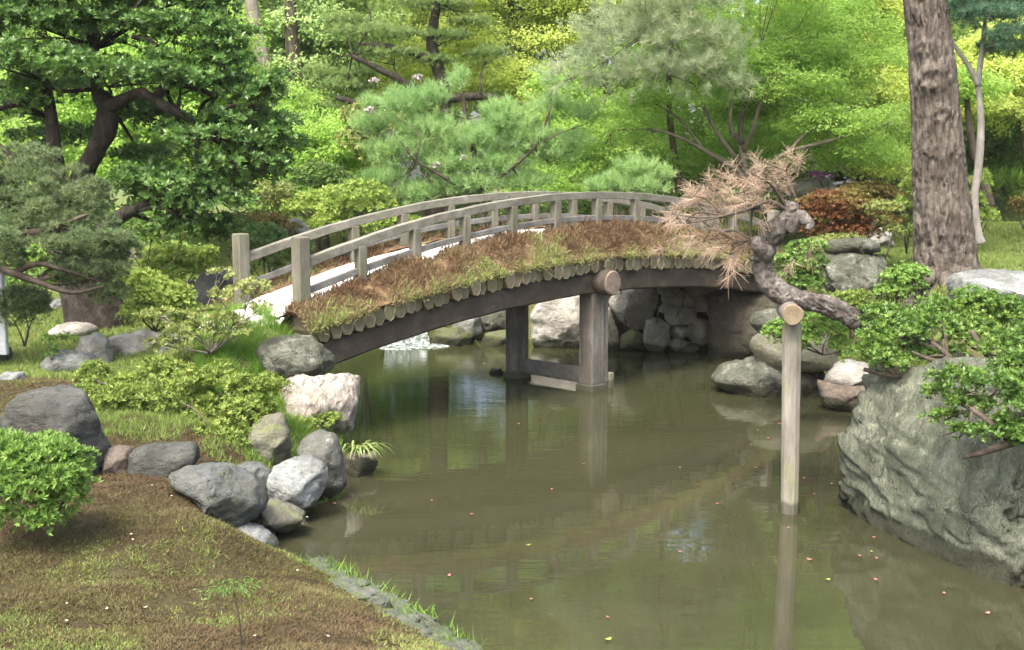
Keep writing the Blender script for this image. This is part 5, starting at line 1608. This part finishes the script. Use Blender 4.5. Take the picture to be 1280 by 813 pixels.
for i, (px, py) in enumerate([(522, 98), (468, 103), (474, 128), (462, 165), (487, 168), (475, 172), (570, 165), (462, 140), (545, 208), (580, 200)]):
    pads = px_pads([(px, py, 4.5, 4)], 17.9 if i > 6 else 18.25, .9)
    V, f, t = rosettes(pads, .04, .025, 3, 6, 300 + i)
    o = mk('blossom', V, f, FLOWER_W, tint=t, loc=pads[0, :3])
    tag(o, ['pale blossom cluster on the dark limb left of the young pine tip', 'pale blossom cluster high at the left edge of the young pine', 'pale blossom cluster just under the highest left one by the young pine', 'pale blossom cluster at the outermost left spray of the young pine',
            'pale blossom cluster in the left middle of the young pine, beside a twin', 'pale blossom cluster touching its twin in the left middle of the young pine', 'pale blossom cluster right of the young pine leader', 'pale blossom cluster on the upper left outline of the young pine', 'pale blossom cluster low in the young pine above the bare limb', 'pale blossom cluster at the heart of the young pine'][i], 'blossom', 'pale blossoms among the pine')
shrub('lilac flowering rhododendron tip beside the far lilac rock', [(1022, 219, 12, 4), (1035, 222, 8, 4)], 19.6, FLOWER_P, .05, .03, 5, 68, .8, 'rhododendron', group=SG)
shrub('low green hedge behind the pond right of the young pine', [(760, 262, 60, 18), (840, 258, 60, 18), (700, 268, 50, 14), (900, 262, 50, 18), (630, 275, 60, 12), (560, 285, 60, 10)], 19.4, L_HEDGE, .06, .025, 4.5, 69, .7, 'hedge', 'hedge', group=SG)
shrub('light green shrubs row under the maple trunk', [(870, 225, 50, 20), (960, 225, 50, 18), (1010, 205, 50, 20), (900, 205, 40, 16), (980, 245, 50, 14)], 21.5, L_AZALEA_D, .07, .028, 4.5, 70, .8, group=SG)
shrub('dark evergreen hedge far right of the big trunk', [(1240, 175, 60, 30), (1265, 210, 50, 30), (1200, 190, 50, 36), (1225, 230, 60, 22), (1290, 170, 50, 40), (1170, 215, 40, 30)], 24, L_HEDGE, .08, .034, 4.5, 71, .7, 'hedge', 'hedge', group=SG)
shrub('dark shadowed bush left of the big trunk', [(1100, 200, 40, 24), (1060, 205, 40, 22), (1120, 180, 30, 26), (1085, 225, 40, 14)], 23.5, L_HEDGE, .08, .034, 4.5, 72, .8, group=SG)
shrub('dark glossy bush high behind the right maple', [(1080, 40, 40, 30), (1095, 75, 36, 22), (1060, 60, 30, 24), (1100, 105, 24, 14)], 26, L_GLOSSY, .10, .045, 5, 73, .8, group=SG)
shrub('round green shrubs behind the old evergreen trunk', [(190, 285, 50, 18), (150, 295, 40, 20), (230, 290, 40, 16), (120, 300, 36, 18)], 16.8, L_AZALEA_D, .055, .022, 5, 74, .8, group=SG)
shrub('grassy iris bed on the slope at the far right', [(1255, 232, 30, 9), (1225, 240, 20, 8), (1285, 238, 24, 10)], 22, GRASS, .3, .02, 3.5, 75, .8, 'iris_bed', 'plant', group=SG, up=2, spread=.35)
shrub('small reddish azalea at the right edge of the slope', [(1275, 255, 12, 9), (1284, 260, 12, 9)], 18.5, L_RED, .05, .02, 6, 76, .8, 'azalea', group=SG)
shrub('green shrubs on the left lawn behind the conifer', [(30, 355, 50, 14), (0, 345, 40, 18), (75, 350, 30, 14)], 15.5, L_AZALEA_D, .05, .02, 5, 77, .8, group=SG)
shrub('bright hedge far behind the left lawn', [(20, 330, 60, 20), (-30, 320, 60, 30), (90, 325, 50, 24), (150, 310, 40, 30)], 18.5, L_MAPLE, .07, .028, 5, 78, .8, 'hedge', 'hedge', group=SG)
# thin trunk leaning behind the slender pale tree
V, f = limb([(1240, 262, 20), (1228, 225, 20), (1215, 180, 20), (1208, 120, 20)], [6, 5.5, 5, 3], 8, .1, 5)
pads = px_pads([(1210, 95, 40, 14), (1190, 115, 30, 10), (1230, 110, 30, 10)], 20, .8)
plant('leaning_tree', 'brown trunk leaning behind the slender pale tree', 'tree', on_ground(1240, 20), strata(pads, .07, .04, 3, 6), L_MAPLE, [(V, f)], B_BROWN, BGG)

# the wood that closes the view
rg = np.random.default_rng(99)
pads = []
for k in range(330):
    an = rg.uniform(-.62, .62)
    R = rg.uniform(29, 46)
    z = rg.uniform(.5, 9.5 + 2.5 * sin(an * 9 + 1) + 1.5 * sin(an * 23))
    pads.append((R * sin(an), R * cos(an), 2 + z, rg.uniform(1.2, 2.4), rg.uniform(1, 1.8), rg.uniform(.6, 1.2)))
pads = np.array(pads)
V, f, t = rosettes(pads, .30, .15, 4.0, 6, 100, .5)
tag(mk('far_wood', V, f, L_WOOD, tint=t), kind='stuff')

# ------------------------------------------------------------------ moss, grass, petals
def blades(X, Y, Z, N, h, w, seed, lean=.5, zoff=-.005):
    rg = np.random.default_rng(seed)
    n = len(X)
    c = np.stack([X, Y, Z + zoff], -1)
    a = rg.uniform(0, 2 * pi, n)
    sd = np.stack([np.cos(a), np.sin(a), np.zeros(n)], -1)
    hh = h * rg.uniform(.5, 1.2, n)[:, None]
    tip = c + N * hh + rg.normal(size=(n, 3)) * np.array((1, 1, .2)) * hh * lean
    ww = w * rg.uniform(.7, 1.3, n)[:, None] * .5
    V = np.stack([c - sd * ww, c + sd * ww, tip], 1).reshape(-1, 3)
    return V, np.arange(n * 3).reshape(-1, 3), rg.random(n)


# mossy tufts on the bridge edges
for near, M in ((True, 9000), (False, 3000)):
    rg = np.random.default_rng(5 if near else 6)
    t = rg.uniform(T0 - .1, T1 + .15, M)
    s = rg.uniform(-.05, .48, M)
    if near:
        s = np.where(rg.random(M) < .2, rg.uniform(-.06, .06, M), s)
    p = BP(t, s if near else 1.92 - s, mound_z(t, np.clip(s, -.03, .5), near))
    cl = vnoise(p * 5.5, 3)
    keep = cl > -.5 + .4 * rg.random(M) - .2
    p, s, cl = p[keep], s[keep], cl[keep]
    M, k = len(p), 11
    ax = nrm(np.array((.12, -.12, 1.0)) + rg.normal(size=(M, 3)) * .3)
    d = nrm(ax[:, None, :] * 1.1 + rg.normal(size=(M, k, 3)) * .62)
    n = nrm(np.cross(d, rg.normal(size=(M, k, 3))))
    big = fbm(p * np.array((2.6, 2.6, 0)) + 3, 3, 19)
    h = (.045 + .045 * np.clip(cl + .3, 0, 1)) * rg.uniform(.6, 1.3, M)
    h = np.where(s < .06, h * .8, h) * np.exp(rg.normal(0, .35, M))
    V, f = leaf_quads((p[:, None, :] + rg.normal(size=(M, k, 3)) * .022).reshape(-1, 3), d.reshape(-1, 3), n.reshape(-1, 3), np.repeat(h, k) * rg.uniform(.5, 1.2, M * k), np.full(M * k, .010) * rg.uniform(.6, 1.5, M * k))
    edge = np.clip((.16 - s) / .16, 0, 1)
    tt = np.clip(.30 + .55 * np.clip(big, -.4, .6) + .35 * fbm(p * 7, 2, 33) + .55 * edge + rg.normal(0, .20, M), 0, 1)
    tt = np.clip(np.repeat(tt, k) + rg.normal(0, .14, M * k), 0, 1)
    part('moss', V, f, MOSS_BRIDGE, bridge, tint=tt)['kind'] = 'stuff'

# moss carpet of the front lawn and the brown strip behind it
rg = np.random.default_rng(8)
M = 520000
Y = 4.4 + 6.1 * rg.random(M) ** 1.5
X = rg.uniform(-.56, .06, M) * Y
d = shore_dist(X, Y)
ok = (d > .03)
X, Y, d = X[ok], Y[ok], d[ok]
Z = np.concatenate([ground_z(X[k:k + 20000], Y[k:k + 20000]) for k in range(0, len(X), 20000)])
q = np.stack([X, Y, 0 * X], -1)
cl = vnoise(q * 16, 4) * .6 + vnoise(q * 5, 6) * .5
ok = cl > -.55 + .3 * rg.random(len(X))
X, Y, Z, d, q = X[ok], Y[ok], Z[ok], d[ok], q[ok]
V, f, tt = blades(X, Y, Z, ZX, .017, .0085, 9, .9)
br = fbm(q * .9 + 2, 4, 23)
tt2 = np.clip(tt * .5 + .22 + .55 * br, 0, 1)
sel = (br * 1.1 + .25 * fbm(q * 4, 3, 29) + .8 * (rg.random(len(X)) - .5) + .10 * (X + 1.5) - .05 * (Y - 6)) > .05
green_p = (fbm(q * 2.2 + 11, 4, 51) > .22 + .5 * rg.random(len(X))) & (rg.random(len(X)) < .5)
edge_g = green_p | (d < .10 + .34 * rg.random(len(X)) * (.7 + br)) & (rg.random(len(X)) < .6) & (Y < 7.8)
fs = f.reshape(-1, 3)
for nm, m, mask, tv in (('moss_carpet', MOSS_BR, sel & ~edge_g, tt * .6), ('moss_carpet', MOSS_GR, ~sel & ~edge_g, np.clip(tt * .7 + .2 * br + .1, 0, 1)), ('grass_edge', GRASS_R, edge_g, tt)):
    idx = np.where(mask)[0]
    vv = V.reshape(-1, 3, 3)[idx].reshape(-1, 3)
    tag(mk(nm, vv, np.arange(len(vv)).reshape(-1, 3), m, tint=tv[idx]), kind='stuff')


def grass_patch(poly_px, Yr, n, h, w, seed, mat, name='grass'):
    """grass over the ground seen through a patch of the photograph, between two depths"""
    rg = np.random.default_rng(seed)
    Y = rg.uniform(Yr[0], Yr[1], n)
    x0, x1 = poly_px
    X = (rg.uniform(x0, x1, n) - 640) / F * Y
    d = shore_dist(X, Y)
    q = np.stack([X, Y, 0 * X], -1)
    ok = (d > .06) & (vnoise(q * 6, seed) > -.5 + .5 * rg.random(n))
    X, Y = X[ok], Y[ok]
    if len(X) == 0:
        return
    Z = np.concatenate([ground_z(X[k:k + 20000], Y[k:k + 20000]) for k in range(0, len(X), 20000)])
    V, f, tt = blades(X, Y, Z, ZX, h, w, seed, .45)
    tag(mk(name, V, f, mat, tint=tt), kind='stuff')


grass_patch((240, 420), (9.6, 11.6), 42000, .11, .008, 31, GRASS)
grass_patch((355, 412), (10.45, 11.05), 9000, .10, .007, 37, GRASS)
grass_patch((300, 460), (8.6, 9.8), 8000, .07, .007, 34, GRASS)
grass_patch((-20, 260), (10.2, 16), 45000, .05, .012, 32, GRASS_R)
grass_patch((1080, 1320), (12.5, 26), 90000, .06, .016, 33, GRASS_R)
grass_patch((930, 1100), (12.6, 14.5), 9000, .09, .010, 35, GRASS)
grass_patch((100, 360), (8.5, 9.8), 16000, .05, .008, 36, GRASS_R)

# grass creeping between the edging slates
rg = np.random.default_rng(61)
kk = rg.integers(0, 26, 1500)
c = ex[kk] + np.stack([rg.uniform(-.30, .03, 1500), rg.uniform(-.10, .10, 1500), np.zeros(1500)], -1)
c = c[(fbm(c * 4, 2, 5) > -.1)]
V, f, tt = blades(c[:, 0], c[:, 1], np.full(len(c), .05), ZX, .065, .007, 12, .6)
tag(mk('grass', V, f, GRASS, tint=tt), kind='stuff')

# fallen petals and leaves
PET = plain('petal_pink', (.34, .12, .11), .7)
PETW = plain('petal_white', (.42, .36, .30), .7)
LEAFY = plain('leaf_yellow', (.20, .22, .05), .6)
LEAFO = plain('leaf_orange', (.24, .10, .05), .6)


def petal(px, py, mat, name, label, group, size, seed, z=None):
    rg = np.random.default_rng(seed)
    c = G(px, py, .006) if z is None else z
    a = np.linspace(0, 2 * pi, 9, endpoint=False)
    el = rg.uniform(.45, .9)
    r = size * rg.uniform(.75, 1.15, 9)
    x, y = np.cos(a) * r, np.sin(a) * r * el
    an = rg.uniform(0, pi)
    V = np.stack([x * cos(an) - y * sin(an), x * sin(an) + y * cos(an), .10 * size + .35 * r * np.abs(np.cos(a))], -1)
    V = np.vstack([V, [(0, 0, .0)]])
    Ft = np.array([(i, (i + 1) % 9, 9) for i in range(9)])
    return tag(mk(name, V + c, Ft, mat, loc=c), label, 'petal' if 'petal' in name else 'leaf', group)


for i, (px, py) in enumerate([(561, 720), (664, 749), (730, 580), (897, 630), (938, 556), (945, 585), (690, 612), (948, 538), (1092, 672), (1096, 698), (1234, 767), (1018, 618), (1040, 605), (1030, 562),
                              (960, 548), (1068, 512), (1073, 520), (1005, 598), (975, 530), (1012, 700), (1180, 742), (850, 690), (1075, 695), (1095, 725), (1055, 605), (985, 660), (648, 530), (606, 455)]):
    petal(px, py, PET, 'fallen_petal', 'tiny pink petal floating on the brown pond water', 'petals afloat on the pond', rg.uniform(.012, .020), 400 + i)
for i, (px, py) in enumerate([(850, 585), (930, 478), (1035, 725), (1090, 690), (660, 682), (498, 752), (760, 800)]):
    petal(px, py, LEAFY, 'fallen_leaf', 'yellowish leaf floating on the brown pond water', 'yellow leaves afloat on the pond', rg.uniform(.013, .024), 450 + i)
for i, (px, py) in enumerate([(540, 626), (590, 643), (405, 622), (418, 630), (470, 575), (760, 772)]):
    petal(px, py, LEAFO, 'fallen_leaf', 'orange brown leaf floating on the brown pond water', 'orange leaves afloat on the pond', rg.uniform(.014, .024), 470 + i)
rg = np.random.default_rng(77)
n = 0
while n < 14:
    px, py = rg.uniform(10, 470), rg.uniform(610, 805)
    g0 = G(px, py, .42)
    if shore_dist(g0[:1], g0[1:2])[0] < .15 or (px < 130 and py < 680):
        continue
    z = float(ground_z(g0[:1], g0[1:2])[0])
    g0 = G(px, py, z)
    petal(px, py, PETW, 'fallen_petal', 'tiny whitish petal lying on the moss lawn', 'petals on the moss lawn', rg.uniform(.008, .014), 500 + n, np.array((g0[0], g0[1], z + .02)))
    n += 1

# ------------------------------------------------------------------ thin bright air
_m = bpy.data.materials.new('haze_air')
_m.use_nodes = True
_nt = _m.node_tree
_nt.nodes.remove(_nt.nodes['Principled BSDF'])
_v = nd(_nt, "ShaderNodeVolumePrincipled")
_v.inputs['Color'].default_value = (.94, .97, .94, 1)
_v.inputs['Density'].default_value = .00035
_nt.links.new(_v.outputs[0], _nt.nodes['Material Output'].inputs['Volume'])
V, f = box((0, 0, 9.0), (np.array((1, 0, 0)), np.array((0, 1, 0)), ZX), (410, 410, 11))
tag(mk('haze', V, f, _m), kind='stuff')
